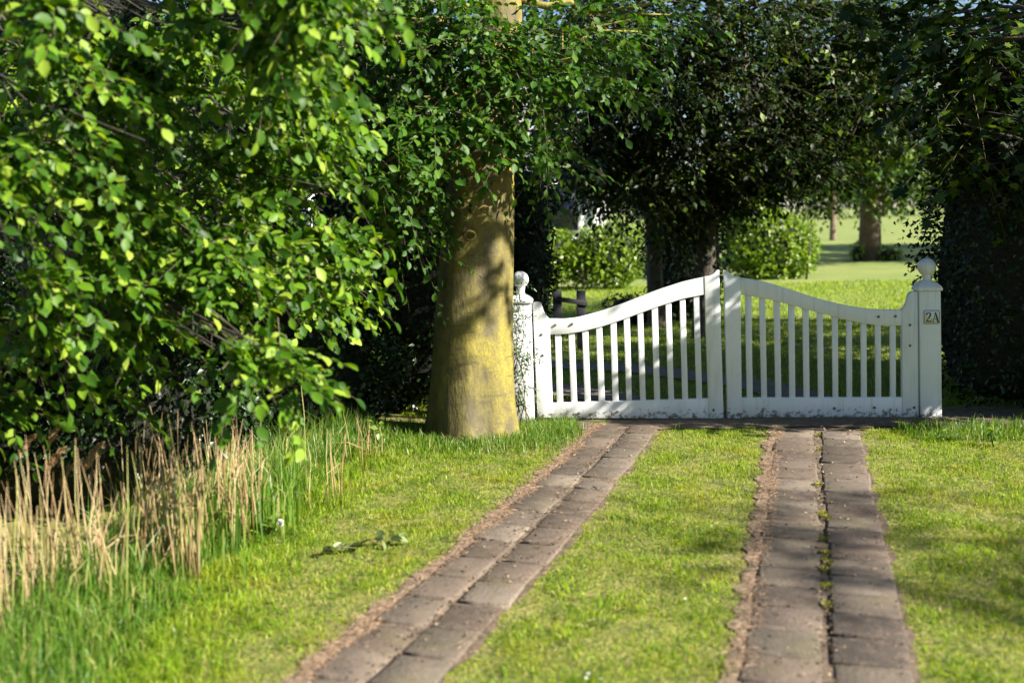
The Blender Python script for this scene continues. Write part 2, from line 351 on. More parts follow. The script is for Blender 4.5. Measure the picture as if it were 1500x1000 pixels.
def track_dist(x, y):
    """signed distance outside the paved strips (negative = on tiles) and side of it"""
    best = np.full(np.shape(x), 9.0)
    for c, side, TW in TRACK_CENTRES:
        o = np.argsort(c[:, 1])
        cx = np.interp(y, c[o, 1], c[o, 0]); slope = np.gradient(c[o, 0], c[o, 1]); cs = np.cos(np.arctan(np.interp(y, c[o, 1], slope)))
        d = np.abs(x - cx) * cs - TW
        best = np.minimum(best, np.where(y > c[:, 1].max() + 0.05, 9, d))
    return best

# ------------------------------------------------------------------ leaf generators
LT = {}
def leaf_template(kind):
    if kind == 'fine':
        tt = [0.26, 0.56, 0.82]; wd = [0.24, 0.31, 0.17]
        V = [[0, 0, 0], [0, 1, -0.16]]
        for q, h in zip(tt, wd): V.append([0, q, -0.10 * q * q + 0.0])
        for q, h in zip(tt, wd): V.append([-h, q + 0.03, 0.09 - 0.16 * q * q])
        for q, h in zip(tt, wd): V.append([h, q + 0.03, 0.09 - 0.16 * q * q])
        Fc = [(0, 2, 5), (2, 3, 6, 5), (3, 4, 7, 6), (4, 1, 7), (0, 8, 2), (2, 8, 9, 3), (3, 9, 10, 4), (4, 10, 1)]
    elif kind == 'mid':
        V = [[0, 0, 0], [0.28, 0.42, 0.07], [0, 1, -0.1], [-0.28, 0.42, 0.07], [0, 0.5, 0]]
        Fc = [(0, 1, 4), (1, 2, 4), (2, 3, 4), (3, 0, 4)]
    elif kind == 'lance':
        V = [[0, 0, 0], [0.14, 0.45, 0.03], [0, 1, -0.1], [-0.14, 0.45, 0.03]]
        Fc = [(0, 1, 2), (0, 2, 3)]
    elif kind == 'lobed':
        o = [(0, 0), (0.18, 0.06), (0.5, 0.12), (0.3, 0.32), (0.52, 0.58), (0.2, 0.6), (0, 1), (-0.2, 0.6), (-0.52, 0.58), (-0.3, 0.32), (-0.5, 0.12), (-0.18, 0.06)]
        V = [[a, b, 0.08 * abs(a) - 0.1 * b * b] for a, b in o] + [[0, 0.35, -0.02]]
        Fc = [(i, (i + 1) % 12, 12) for i in range(12)]
    elif kind == 'straw':
        V = [[-0.03, 0, 0], [0.03, 0, 0], [0.035, 0.55, 0.04], [0, 1, -0.05], [-0.03, 0.55, 0.04]]; Fc = [(0, 1, 2, 4), (4, 2, 3)]
    elif kind == 'far':
        V = [[0, 0, 0], [0.35, 0.5, 0.05], [0, 1, -0.1], [-0.35, 0.5, 0.05]]
        Fc = [(0, 1, 2, 3)]
    return np.array(V, float), Fc
def leaves_mesh(name, pos, d, n, s, kind, mat, origin=np.zeros(3), fold=None):
    T, Fc = leaf_template(kind); k = len(T); N = len(pos)
    d = unit(d); n = unit(n - d * (n * d).sum(1, keepdims=True)); x = np.cross(d, n)
    V = (pos[:, None] - origin + s[:, None, None] * (x[:, None] * T[None, :, 0:1] + d[:, None] * T[None, :, 1:2] + n[:, None] * T[None, :, 2:3])).reshape(-1, 3)
    lp = np.array([i for f in Fc for i in f]); tot = np.array([len(f) for f in Fc])
    loops = (lp[None] + (np.arange(N) * k)[:, None]).ravel(); tots = np.tile(tot, N)
    starts = np.concatenate([[0], np.cumsum(tots)[:-1]])
    return mesh_np(name, V, loops, starts, tots, mat, kind in ('fine',))
def sticks_mesh(name, A, B, C, D, r0, mat, origin=np.zeros(3)):
    """thin 3-sided twigs through four points each"""
    N = len(A); st = []
    t = unit(D - A); a = unit(np.cross(t, np.array([0.3, 0.8, 0.52]))); b = np.cross(t, a)
    for p, f in ((A, 1.0), (B, 0.8), (C, 0.6), (D, 0.3)):
        for k in range(3):
            an = 2 * math.pi * k / 3; st.append(p - origin + (r0 * f)[:, None] * (math.cos(an) * a + math.sin(an) * b))
    V = np.stack(st, 1).reshape(-1, 3)
    f1 = np.array([[L * 3 + k, L * 3 + (k + 1) % 3, (L + 1) * 3 + (k + 1) % 3, (L + 1) * 3 + k] for L in range(3) for k in range(3)]).ravel()
    loops = (f1[None] + (np.arange(N) * 12)[:, None]).ravel(); tot = np.full(N * 9, 4); starts = np.arange(N * 9) * 4
    return mesh_np(name, V, loops, starts, tot, mat)
def sprays(r, base, d, length, nleaf, leaf, droop=0.35, flat=0.35, up=(0, 0, 1), jit=0.35):
    """leafy twigs: leaves alternate left and right of a drooping twig, roughly in one plane"""
    S = len(base); d = unit(d); up = np.asarray(up, float)
    n0 = unit(up[None] + r.normal(0, flat, (S, 3)))
    n0 = unit(n0 - d * (n0 * d).sum(1, keepdims=True)); sd = np.cross(d, n0)
    L = length * r.uniform(0.7, 1.25, S)
    dr = droop * r.uniform(0.4, 1.5, S)
    def at(t): return base + d * (L * t)[:, None] + np.array([0, 0, -1.0]) * (dr * L * t * t)[:, None]
    pos, dd, nn, ss = [], [], [], []
    for k in range(nleaf):
        t = (k + 0.6 + r.uniform(-0.3, 0.3, S)) / nleaf; sg = 1 if k % 2 else -1
        last = k == nleaf - 1
        tang = unit(d + np.array([0, 0, -1.0]) * (2 * dr * t)[:, None])
        ang = r.uniform(0.5, 1.05, S) * sg * (0.15 if last else 1)
        ld = unit(tang * np.cos(ang)[:, None] + sd * np.sin(ang)[:, None] + r.normal(0, jit * 0.5, (S, 3)) + np.array([0, 0, -0.12]))
        pos.append(at(t)); dd.append(ld); nn.append(unit(n0 + r.normal(0, jit, (S, 3)))); ss.append(leaf * r.uniform(0.5, 1.25, S))
    return (np.concatenate(pos), np.concatenate(dd), np.concatenate(nn), np.concatenate(ss)), (at(0.0), at(0.33), at(0.66), at(1.0), 0.0028 * (leaf / 0.075) ** 0.5 * np.ones(S))
def in_ell(r, n, hollow=0.45):
    v = unit(r.normal(size=(n, 3))); q = (hollow ** 3 + (1 - hollow ** 3) * r.random(n)) ** (1 / 3)
    return v, v * q[:, None]
def crown(name_part, tree, clumps, leaf, kind, mat, seed, length=0.5, nleaf=11, droop=0.35, out_dir=None, hollow=0.45, sub_parts=0, limb=None, limb_r=0.03, flat=0.35, twig=True, up=(0, 0, 1), dens=1.0, jit=0.35):
    """clumps: (centre xyz, radius (3), number of sprays).  Leaves become one 'crown' part; the sub_parts largest leaves in view become parts of their own"""
    r = np.random.default_rng(seed); org = wl(tree); A = []; T = []
    lm = MB()
    for c, rad, ns in clumps:
        c = np.asarray(c, float); rad = np.asarray(rad if np.ndim(rad) else (rad,) * 3, float)
        ns = int(ns * dens); v, p = in_ell(r, ns, hollow)
        base = c + p * rad
        d = v * 0.9 + r.normal(0, 0.45, (ns, 3)) + (np.asarray(out_dir) if out_dir is not None else 0)
        d[:, 2] = d[:, 2] * 0.5 - 0.05
        a, tw = sprays(r, base - unit(d) * length * 0.5, d, length, nleaf, leaf, droop, flat, up, jit)
        A.append(a); T.append(tw)
        if limb is not None and (rad[0] >= 0.2 or ns < 3):
            s0 = np.asarray(limb(c), float); mid = (s0 + c) / 2 + np.array([0, 0, 0.25 * np.linalg.norm((c - s0)[:2]) * 0.5])
            q = np.linspace(0, 1, 7)[:, None]; pts = (1 - q) ** 2 * s0 + 2 * q * (1 - q) * mid + q * q * c
            pts[1:-1] += r.normal(0, 0.03, (5, 3))
            lm.add(*tube(pts, np.linspace(limb_r, limb_r * 0.3, 7), 6))
            for k in range(5 if rad[0] > 0.2 or ns < 3 else 1):     # finer boughs inside the clump
                e = c + in_ell(r, 1, 0.5)[1][0] * rad * 0.9
                pm = (pts[4] + e) / 2 + r.normal(0, 0.04, 3)
                lm.add(*tube([pts[4], pm, e], [limb_r * 0.4, limb_r * 0.28, limb_r * 0.12], 5))
    pos, dd, nn, ss = (np.concatenate([a[i] for a in A]) for i in range(4))
    if sub_parts:
        q = proj(pos); vis = (q[:, 0] > 5) & (q[:, 0] < 1495) & (q[:, 1] > 5) & (q[:, 1] < 995)
        sc = np.where(vis, ss / q[:, 2], 0); idx = np.argsort(-sc)[:sub_parts]
        mk = np.ones(len(pos), bool); mk[idx] = False
        Tt, Fc = leaf_template(kind); lme = mesh_lists('leaf', Tt, Fc, mat, kind == 'fine')
        d2 = unit(dd[idx]); n2 = unit(nn[idx] - d2 * (nn[idx] * d2).sum(1, keepdims=True)); x2 = np.cross(d2, n2)
        for j, i in enumerate(idx):
            o = bpy.data.objects.new('leaf', lme); COL.objects.link(o); o.parent = tree
            mt = Matrix(np.stack([x2[j], d2[j], n2[j]], 1).tolist()).to_4x4()
            o.matrix_basis = Matrix.Translation(Vector(pos[i] - org)) @ mt @ Matrix.Diagonal((ss[i], ss[i], ss[i], 1))
        pos, dd, nn, ss = pos[mk], dd[mk], nn[mk], ss[mk]
    link(name_part, leaves_mesh(name_part, pos, dd, nn, ss, kind, mat, org), tree, kind='stuff')
    if twig:
        tw = [np.concatenate([t_[i] for t_ in T]) for i in range(5)]
        link('twigs', sticks_mesh('twigs', *tw, M['twig'], org), tree, kind='stuff')
    if limb is not None and lm.V:
        part('limbs', lm.V, lm.F, limb_mat[0], tree, True, kind='stuff')
limb_mat = [M['bark_dark']]
def trunk_mesh(base, pts, radii, sides=26, flare=None, seed=0, rings=34):
    """lofted trunk with root flare, flutes and slow lumps; pts relative to base"""
    r = np.random.default_rng(seed); ph = r.uniform(0, 6.28, 6)
    pts = np.asarray(pts, float); zz = np.linspace(0, 1, rings) ** 1.35
    s = np.linspace(0, 1, len(pts)); V = []; Fc = []
    for i in range(rings):
        c = np.array([np.interp(zz[i], s, pts[:, k]) for k in range(3)]); rad = np.interp(zz[i], s, radii)
        for k in range(sides):
            a = 2 * math.pi * k / sides
            f = 1 + 0.035 * math.sin(2 * a + ph[0] + zz[i] * 3) + 0.025 * math.sin(3 * a + ph[1] - zz[i] * 5) + 0.02 * math.sin(5 * a + ph[2] + zz[i] * 9) + (0.03 * math.exp(-c[2] / 1.0) * math.sin(9 * a + ph[5] + 0.6 * math.sin(c[2] * 3)) if flare and flare > 0.13 else 0)
            if flare:
                h = c[2]; f += flare * math.exp(-h / 0.22) * (0.25 + 1.0 * max(0, math.sin(5 * a + ph[3] + 0.5 * math.sin(2 * a))) ** 1.5 + 0.25 * math.sin(3 * a + ph[4]))
            V.append(np.asarray(base) + c + rad * f * np.array([math.cos(a), math.sin(a), 0]))
    for i in range(rings - 1):
        for k in range(sides):
            k2 = (k + 1) % sides; Fc.append((i * sides + k, i * sides + k2, (i + 1) * sides + k2, (i + 1) * sides + k))
    Fc.append(tuple((rings - 1) * sides + k for k in range(sides)))
    return V, Fc
def gbase(px, py):
    p = G(px, py); p[2] = float(gz(p[0], p[1])); return p

# ------------------------------------------------------------------ white gate
GA, GB = G(772, 617), G(1350, 612)
gu = unit((GB - GA) * np.array([1, 1, 0])); gn = np.array([gu[1], -gu[0], 0.0])
if gn[1] > 0: gn = -gn
def gp(px, py, off=0.0):
    v = ray(px, py); k = ((GA - CAM) @ gn + off) / (v @ gn); return CAM + v * k
def z2(x, y): return (1030 + x / 3.334, 340 + y / 3.334)      # enlarged-view coordinates of the right leaf
def z1(x, y): return (700 + x / 3.334, 360 + y / 3.334)       # ... of the left leaf
def gate_leaf(label, z, hinge, meet, top, bottom, rail_top, rail_bot, rail_low, slats, bolts):
    pl = np.array([gp(*z(*p)) for p in hinge]); c = pl.mean(0); c[2] = 0
    o = thing('gate_leaf', label, 'gate', c)
    def pc(name, poly, t, off, bev=0.004): return part(name, *extrude([gp(*z(*p)) for p in poly], gn, t, off), M['paint'], o, bevel=bev)
    pc('hinge_stile', hinge, 0.058, 0.012); pc('meeting_stile', meet, 0.058, 0.012)
    pc('top_rail', list(rail_top) + list(reversed(rail_bot)), 0.046, 0.006)
    pc('bottom_rail', rail_low, 0.046, 0.006)
    for (a0, a1, b0, b1, yt, yb) in slats:
        pc('slat', [(a0 - 1.5, yt), (a1 + 1.5, yt), (b1 + 1.5, yb), (b0 - 1.5, yb)], 0.024, -0.008, 0.003)
    for (bx, by) in bolts:
        p = gp(*z(bx, by)); V, Fc = tube([p + gn * 0.011, p + gn * 0.016, p + gn * 0.021], [0.011, 0.011, 0.006], 8)
        part('bolt', V, Fc, M['bolt'], o, True)
    return o
rt = [(174, 221), (240, 230), (300, 242), (350, 256), (400, 272), (450, 289), (500, 305), (550, 320), (600, 334), (650, 346), (720, 362), (800, 374), (880, 379), (972, 378)]
rb = [(179, 303), (270, 318), (360, 337), (430, 357), (510, 379), (600, 402), (690, 426), (780, 445), (850, 454), (974, 456)]
def ylow(rbp, x): return np.interp(x, [p[0] for p in rbp], [p[1] for p in rbp])
sr = [(207, 235, 216, 242), (276, 302, 287, 312), (346, 374, 356, 382), (418, 446, 424, 450), (488, 515, 494, 520), (558, 585, 565, 590), (632, 658, 636, 660), (702, 727, 704, 728), (772, 798, 775, 800), (843, 868, 845, 870), (915, 941, 917, 942)]
gate_leaf('white slatted gate leaf dipping down to the post numbered 2A', z2,
    [(970, 377), (984, 364), (994, 340), (1000, 312), (1006, 298), (1020, 290), (1048, 289), (1052, 905), (972, 906), (970, 600)],
    [(100, 185), (112, 187), (124, 194), (138, 207), (152, 214), (178, 216), (182, 303), (189, 909), (118, 910)],
    None, None, rt, rb, [(186, 808), (974, 806), (974, 902), (187, 904)],
    [(a, b_, c_, d_, ylow(rb, a) - 10, 818) for a, b_, c_, d_ in sr],
    [(855, 412), (937, 410), (1008, 452), (1008, 553), (640, 858), (835, 855), (1028, 855)])
rt2 = [(344, 355), (420, 357), (470, 352), (500, 346), (600, 319), (700, 285), (800, 246), (850, 226), (900, 208), (1000, 176), (1060, 162), (1108, 153)]
rb2 = [(350, 433), (430, 430), (500, 420), (600, 396), (700, 363), (800, 326), (900, 290), (1000, 259), (1110, 237)]
sll = [(377, 405, 388, 415), (443, 470, 457, 484), (510, 537, 524, 550), (578, 605, 592, 620), (648, 675, 660, 687), (713, 740, 728, 752), (780, 805, 795, 820), (850, 877, 864, 890), (918, 943, 933, 958), (987, 1012, 1001, 1027), (1055, 1082, 1070, 1095)]
gate_leaf('white slatted gate leaf dipping down to the post beside the thick trunk', z1,
    [(268, 279), (276, 274), (300, 274), (310, 284), (318, 308), (326, 330), (346, 354), (352, 433), (368, 838), (292, 840)],
    [(1108, 237), (1105, 151), (1130, 147), (1150, 136), (1164, 122), (1178, 117), (1200, 846), (1128, 848)],
    None, None, rt2, rb2, [(363, 767), (1128, 745), (1130, 842), (366, 842)],
    [(a, b_, c_, d_, ylow(rb2, a) - 10, 776) for a, b_, c_, d_ in sll],
    [(462, 380), (380, 385), (312, 432), (318, 533), (495, 815), (683, 808), (1150, 800)])

def gate_post(label, top_ball, ball_r_px, foot, half_px, cap_y, shaft_top_y):
    base = gp(*foot); base[2] = 0
    o = thing('gate_post', label, 'gate post', base)
    hw = half_px * 0.0 + np.linalg.norm(gp(foot[0] + half_px, foot[1]) - gp(foot[0], foot[1]))
    tb = gp(*top_ball); rb_ = np.linalg.norm(gp(top_ball[0] + ball_r_px, top_ball[1]) - tb)
    zc = gp(foot[0], cap_y)[2]; zs = gp(foot[0], shaft_top_y)[2]
    lean = (tb - base) * np.array([1, 1, 0]) / tb[2]
    off = gn * (-hw * 0.55)
    def sq(secs):
        V = []; Fc = []
        for h, z in secs:
            for a, b_ in ((-1, -1), (1, -1), (1, 1), (-1, 1)): V.append(base + off + lean * z + gu * a * h + gn * b_ * h + np.array([0, 0, z]))
        for i in range(len(secs) - 1):
            for k in range(4):
                k2 = (k + 1) % 4; Fc.append((i * 4 + k, i * 4 + k2, (i + 1) * 4 + k2, (i + 1) * 4 + k))
        Fc += [(3, 2, 1, 0), tuple(4 * (len(secs) - 1) + k for k in range(4))]
        return V, Fc
    part('shaft', *sq([(hw * 0.92, -0.05), (hw * 0.92, zs - 0.001)]), M['paint'], o, bevel=0.006)
    dz = zc - zs
    part('cap', *sq([(hw * 1.06, zs), (hw * 1.06, zs + 0.018), (hw * 0.98, zs + dz * 0.45), (hw * 0.72, zs + dz * 0.78), (hw * 0.5, zs + dz)]), M['paint'], o, bevel=0.004)
    prof = [(0.42 * hw, zc - 0.006), (0.40 * hw, zc + 0.008)]
    zb = tb[2]; prof += [(0.33 * hw, (zc + zb - rb_) / 2), (0.42 * hw, zb - rb_ * 0.93)]
    for k in range(3, 19):
        a = -math.pi / 2 + math.pi * k / 18; prof.append((max(rb_ * math.cos(a), 0.001), zb + rb_ * math.sin(a)))
    V = []; Fc = []; n = 24
    for (rr, z) in prof:
        for k in range(n):
            a = 2 * math.pi * k / n; V.append(base + off + lean * z + np.array([rr * math.cos(a), rr * math.sin(a), z]))
    for i in range(len(prof) - 1):
        for k in range(n):
            k2 = (k + 1) % n; Fc.append((i * n + k, i * n + k2, (i + 1) * n + k2, (i + 1) * n + k))
    part('ball_finial', V, Fc, M['paint'], o, True)
    return o, base, off, hw
# foot pixel, half width in pixels of the shaft
postR, pbR, poR, hwR = gate_post('white ball-topped gate post with number plate 2A beside dark hedge', (1360.3, 391.5), 13.6, (1362.5, 610), 17.0, 411.5, 425.5)
postL, pbL, poL, hwL = gate_post('white ball-topped gate post overgrown with a climber beside thick trunk', (761.5, 410), 12.6, (768, 614), 16.6, 432, 443.5)

# number plate 2A
def plate():
    fo = (pbR + poR - GA) @ gn + hwR * 0.92      # front face of the shaft in the gate's normal direction
    def q(x, y, e): return gp(*z2(x, y), off=fo + e)
    x0, x1, y0, y1 = 1076, 1158, 379, 449
    def rr(i, rad=8):
        pts = []
        for cx, cy_, a0 in ((x1 - i - rad, y0 + i + rad, -90), (x1 - i - rad, y1 - i - rad, 0), (x0 + i + rad, y1 - i - rad, 90), (x0 + i + rad, y0 + i + rad, 180)):
            for k in range(5):
                a = R(a0 + k * 22.5); pts.append((cx + rad * math.cos(a), cy_ + rad * math.sin(a)))
        return pts
    pl = part('number_plate', *extrude([q(*p, 0.006) for p in rr(0)], gn, 0.0055), M['plate'], postR, label='white enamel number plate reading 2A')
    A = [q(*p, 0.0075) for p in rr(2.5)]; B = [q(*p, 0.0075) for p in rr(4.6, 6.5)]; k = len(A)
    part('border', A + B, [(i, (i + 1) % k, k + (i + 1) % k, k + i) for i in range(k)], M['ink'], pl)
    def ribbon(mb, pts, wd):
        pts = np.array(pts, float); V = []
        for i in range(len(pts)):
            tn_ = pts[min(i + 1, len(pts) - 1)] - pts[max(i - 1, 0)]; tn_ /= np.linalg.norm(tn_); nn_ = np.array([-tn_[1], tn_[0]])
            for sg in (-1, 1): V.append(q(*(pts[i] + nn_ * sg * wd[i] / 2), 0.0075))
        mb.add(V, [(2 * i, 2 * i + 1, 2 * i + 3, 2 * i + 2) for i in range(len(pts) - 1)])
    m2 = MB()
    ribbon(m2, [(1090, 405), (1092, 398), (1098, 393), (1105, 393), (1110, 399), (1109, 408), (1103, 417), (1095, 427), (1090, 436)], [7, 7, 4, 4.5, 8, 8, 6, 4, 3])
    ribbon(m2, [(1088, 436), (1098, 434), (1108, 437), (1113, 434), (1114, 426)], [4, 6, 7, 5, 3])
    part('numeral', m2.V, m2.F, M['ink'], pl)
    m3 = MB()
    ribbon(m3, [(1135, 391), (1130, 410), (1123, 437)], [3, 3, 3]); ribbon(m3, [(1134, 391), (1140, 410), (1147, 437)], [5, 8, 8])
    ribbon(m3, [(1127.5, 422), (1142, 422)], [3, 3]); ribbon(m3, [(1118, 438), (1129, 438)], [3, 3]); ribbon(m3, [(1140, 438), (1154, 438)], [3, 3])
    # each stroke a hair in front of the last so that none overlap in one plane
    ofs = 0; V = np.array(m3.V)
    for cnt, e in ((6, 0), (6, 0.0006), (4, 0.0012), (4, 0.0018), (4, 0.0018)):
        V[ofs:ofs + cnt] += gn * e; ofs += cnt
    part('letter', V, m3.F, M['ink'], pl)
plate()

# ------------------------------------------------------------------ the thick-trunked beech
TB = gbase(691, 637)
beech = thing('beech_tree', 'thick trunked tree with yellow-green bark beside the white gate', 'tree', TB)
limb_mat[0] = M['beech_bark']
def rel(px, py, Y): return P(px, py, Y) - TB
YT = TB[1]
cs = []; rs = []
for (xl, xr, y) in ((628, 757, 636), (631, 753, 605), (633, 751, 560), (637, 749, 470), (645, 750, 360), (660, 751, 250), (684, 758, 130), (698, 764, 20)):
    a, b_ = P(xl, y, YT), P(xr, y, YT); c = (a + b_) / 2 - TB; cs.append([c[0], c[1], max(c[2], -0.03)]); rs.append(np.linalg.norm(b_ - a) / 2)
cs[0][2] = -0.08
cs += [[cs[-1][0] + 0.1, 0.1, 5.5], [cs[-1][0] + 0.1, 0.3, 8.5], [cs[-1][0] + 0.3, 0.5, 11.5]]; rs += [rs[-1] * 0.8, rs[-1] * 0.5, rs[-1] * 0.15]
# resample so that the loft's parameter follows height
zz = np.array([c[2] for c in cs]); q = np.linspace(zz[0], zz[-1], 40)
cs2 = np.stack([np.interp(q, zz, np.array(cs)[:, k]) for k in range(3)], 1); rs2 = np.interp(q, zz, rs)
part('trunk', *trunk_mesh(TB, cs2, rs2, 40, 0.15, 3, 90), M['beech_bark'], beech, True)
# knot scar: a ring of swollen bark
kc = P(688, 345, YT); kn = unit(CAM - kc); kc = kc + kn * 0.31
mb = MB(); V = []; Fc = []
ka = unit(np.cross(kn, [0, 0, 1])); kb = np.cross(kn, ka)
for i in range(14):
    a = 2 * math.pi * i / 14
    for j in range(6):
        b_ = 2 * math.pi * j / 6; rr = 0.032 + 0.010 * math.cos(b_)
        V.append(kc + ka * rr * math.cos(a) * 1.25 + kb * rr * math.sin(a) + kn * 0.009 * math.sin(b_))
for i in range(14):
    for j in range(6): Fc.append((i * 6 + j, i * 6 + (j + 1) % 6, ((i + 1) % 14) * 6 + (j + 1) % 6, ((i + 1) % 14) * 6 + j))
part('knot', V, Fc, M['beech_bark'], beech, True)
# low lump of old root at the foot
rc = G(738, 637); V = []; Fc = []; rr = np.random.default_rng(8)
for i in range(7):
    th = math.pi / 2 * i / 6
    for k in range(12):
        a = 2 * math.pi * k / 12; f = 0.9 + 0.25 * rr.random()
        V.append(rc + np.array([0.085 * math.cos(th) * math.cos(a) * f, 0.075 * math.cos(th) * math.sin(a) * f, -0.01 + 0.10 * math.sin(th) * f]))
for i in range(6):
    for k in range(12): Fc.append((i * 12 + k, i * 12 + (k + 1) % 12, (i + 1) * 12 + (k + 1) % 12, (i + 1) * 12 + k))
part('root', V, Fc, M['bark_far'], beech, True)
def limb_beech(c):
    z = np.clip(c[2] + 0.3 - 0.15 * np.linalg.norm(c[:2] - TB[:2]), 2.4, 9) ; i = np.argmin(abs(cs2[:, 2] - z)); return TB + cs2[i]
def PC(px, py, Y, rad, n): return (P(px, py, Y), rad, n)
bc = [PC(610, 130, 7.9, (0.5, 0.5, 0.4), 60), PC(570, 235, 7.5, (0.4, 0.5, 0.35), 55), PC(520, 70, 7.9, (0.5, 0.5, 0.4), 60), PC(705, 60, 7.7, (0.5, 0.4, 0.35), 75),
      PC(785, 120, 7.7, (0.4, 0.4, 0.3), 50), PC(650, 185, 7.5, (0.35, 0.35, 0.25), 36), PC(765, 205, 7.7, (0.26, 0.3, 0.16), 16), PC(860, 55, 8.0, (0.5, 0.5, 0.4), 60), PC(640, 30, 7.6, (0.4, 0.4, 0.3), 45),
      PC(620, 260, 8.2, (0.3, 0.4, 0.3), 30), PC(590, 330, 8.2, (0.35, 0.4, 0.25), 20), PC(480, 170, 8.2, (0.5, 0.5, 0.4), 60), PC(810, 230, 8.3, (0.2, 0.3, 0.2), 14), PC(940, 20, 8.6, (0.5, 0.5, 0.4), 40),
      ((-1.4, 7.6, 4.4), (1.1, 1.0, 0.8), 120), ((0.6, 7.9, 4.9), (1.1, 1.0, 0.8), 110), ((-0.2, 9.2, 5.4), (1.4, 1.2, 1.0), 120), ((-0.4, 8.2, 7), (1.6, 1.6, 1.2), 120), ((-1.8, 9.6, 4.2), (1.2, 1, 0.9), 100)]
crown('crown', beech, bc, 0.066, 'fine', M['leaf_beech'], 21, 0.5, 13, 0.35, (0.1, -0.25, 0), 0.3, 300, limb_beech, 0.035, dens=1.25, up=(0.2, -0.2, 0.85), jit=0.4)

# ------------------------------------------------------------------ the drooping tree over the ditch on the left
limb_mat[0] = M['bark_dark']
LB = np.array([-3.7, 7.3, -0.45])
ltree = thing('drooping_tree', 'leafy bright green tree drooping over the reeds and ditch', 'tree', LB)
part('trunk', *trunk_mesh(LB, [(0, 0, -0.1), (0.05, 0, 1.5), (0.0, -0.1, 3.2), (0.1, -0.2, 5), (0.1, -0.2, 7)], [0.24, 0.2, 0.16, 0.11, 0.03], 16, 0.1, 9), M['bark_dark'], ltree, True)
def limb_left(c): return LB + np.array([0.03, -0.05, np.clip(c[2] + 0.9, 0.9, 5.5)])
lc = [PC(28, 58, 5.0, (0.5, 0.4, 0.4), 40), PC(168, 28, 5.6, (0.55, 0.5, 0.4), 48), PC(308, 38, 6.0, (0.5, 0.5, 0.4), 44), PC(428, 8, 5.4, (0.35, 0.3, 0.2), 22), PC(508, -10, 4.9, (0.18, 0.2, 0.1), 7),
      PC(108, 183, 4.8, (0.4, 0.3, 0.25), 30), PC(258, 168, 5.8, (0.5, 0.5, 0.35), 46), PC(378, 158, 6.1, (0.5, 0.5, 0.35), 44), PC(443, 68, 5.2, (0.24, 0.25, 0.14), 12), PC(478, 288, 6.0, (0.28, 0.35, 0.2), 18), PC(48, 298, 5.2, (0.45, 0.4, 0.4), 36),
      PC(198, 308, 5.6, (0.45, 0.45, 0.35), 40), PC(328, 298, 5.8, (0.42, 0.45, 0.3), 38), PC(418, 268, 6.2, (0.35, 0.4, 0.25), 26), PC(78, 438, 5.3, (0.42, 0.4, 0.35), 34), PC(198, 418, 5.8, (0.4, 0.4, 0.3), 32), PC(318, 408, 5.6, (0.28, 0.3, 0.22), 20),
      PC(388, 398, 5.9, (0.25, 0.3, 0.16), 15), PC(290, 480, 5.3, (0.16, 0.2, 0.16), 9), PC(340, 505, 5.1, (0.14, 0.2, 0.08), 8), PC(395, 525, 5.0, (0.10, 0.12, 0.04), 8), PC(18, 558, 5.6, (0.3, 0.35, 0.2), 18), PC(148, 513, 5.8, (0.35, 0.35, 0.2), 20),
      PC(220, 150, 7.0, (0.8, 0.6, 0.6), 70), PC(80, 250, 6.8, (0.8, 0.6, 0.6), 70), PC(380, 280, 7.2, (0.6, 0.5, 0.5), 50), PC(150, 420, 7.0, (0.8, 0.6, 0.5), 60), PC(470, 440, 7.0, (0.25, 0.3, 0.15), 8),
      ((-3.4, 5.4, 2.2), (0.8, 0.8, 1.0), 80), ((-3.6, 5.8, 3.8), (1.0, 1.0, 0.9), 80), ((-2.2, 5.9, 4.0), (1.0, 0.8, 0.6), 70), ((-4.6, 6.8, 2.6), (1.0, 1.0, 1.2), 80), ((-3.2, 7.4, 5.2), (1.4, 1.2, 1.0), 100)]
rl = np.random.default_rng(33); lc2 = []
for c_, rad_, n_ in lc:            # break every bough into tight tufts with dark gaps between
    for _ in range(max(2, n_ // 7)):
        v_ = in_ell(rl, 1, 0.2)[1][0] * np.asarray(rad_) * 1.15
        q_ = c_ + v_
        hol = math.sin(q_[0] * 5.1 + 1.2 * math.sin(q_[2] * 4.3)) + math.sin(q_[2] * 6.3 + q_[1] * 2.9 + 0.7) + 0.7 * math.sin(q_[1] * 5.7 + q_[0] * 2.3)
        if hol > -0.75 or q_[1] > 6.6: lc2.append((q_, (0.17, 0.17, 0.09), 10))
lc_limb = [(c_, rad_, 2) for c_, rad_, n_ in lc]
crown('crown', ltree, lc2 + lc_limb, 0.070, 'fine', M['leaf_near'], 31, 0.40, 14, 0.5, (0.5, -0.2, -0.05), 0.1, 300, limb_left, 0.016, dens=1.35, up=(0.2, -0.2, 0.85), jit=0.4)

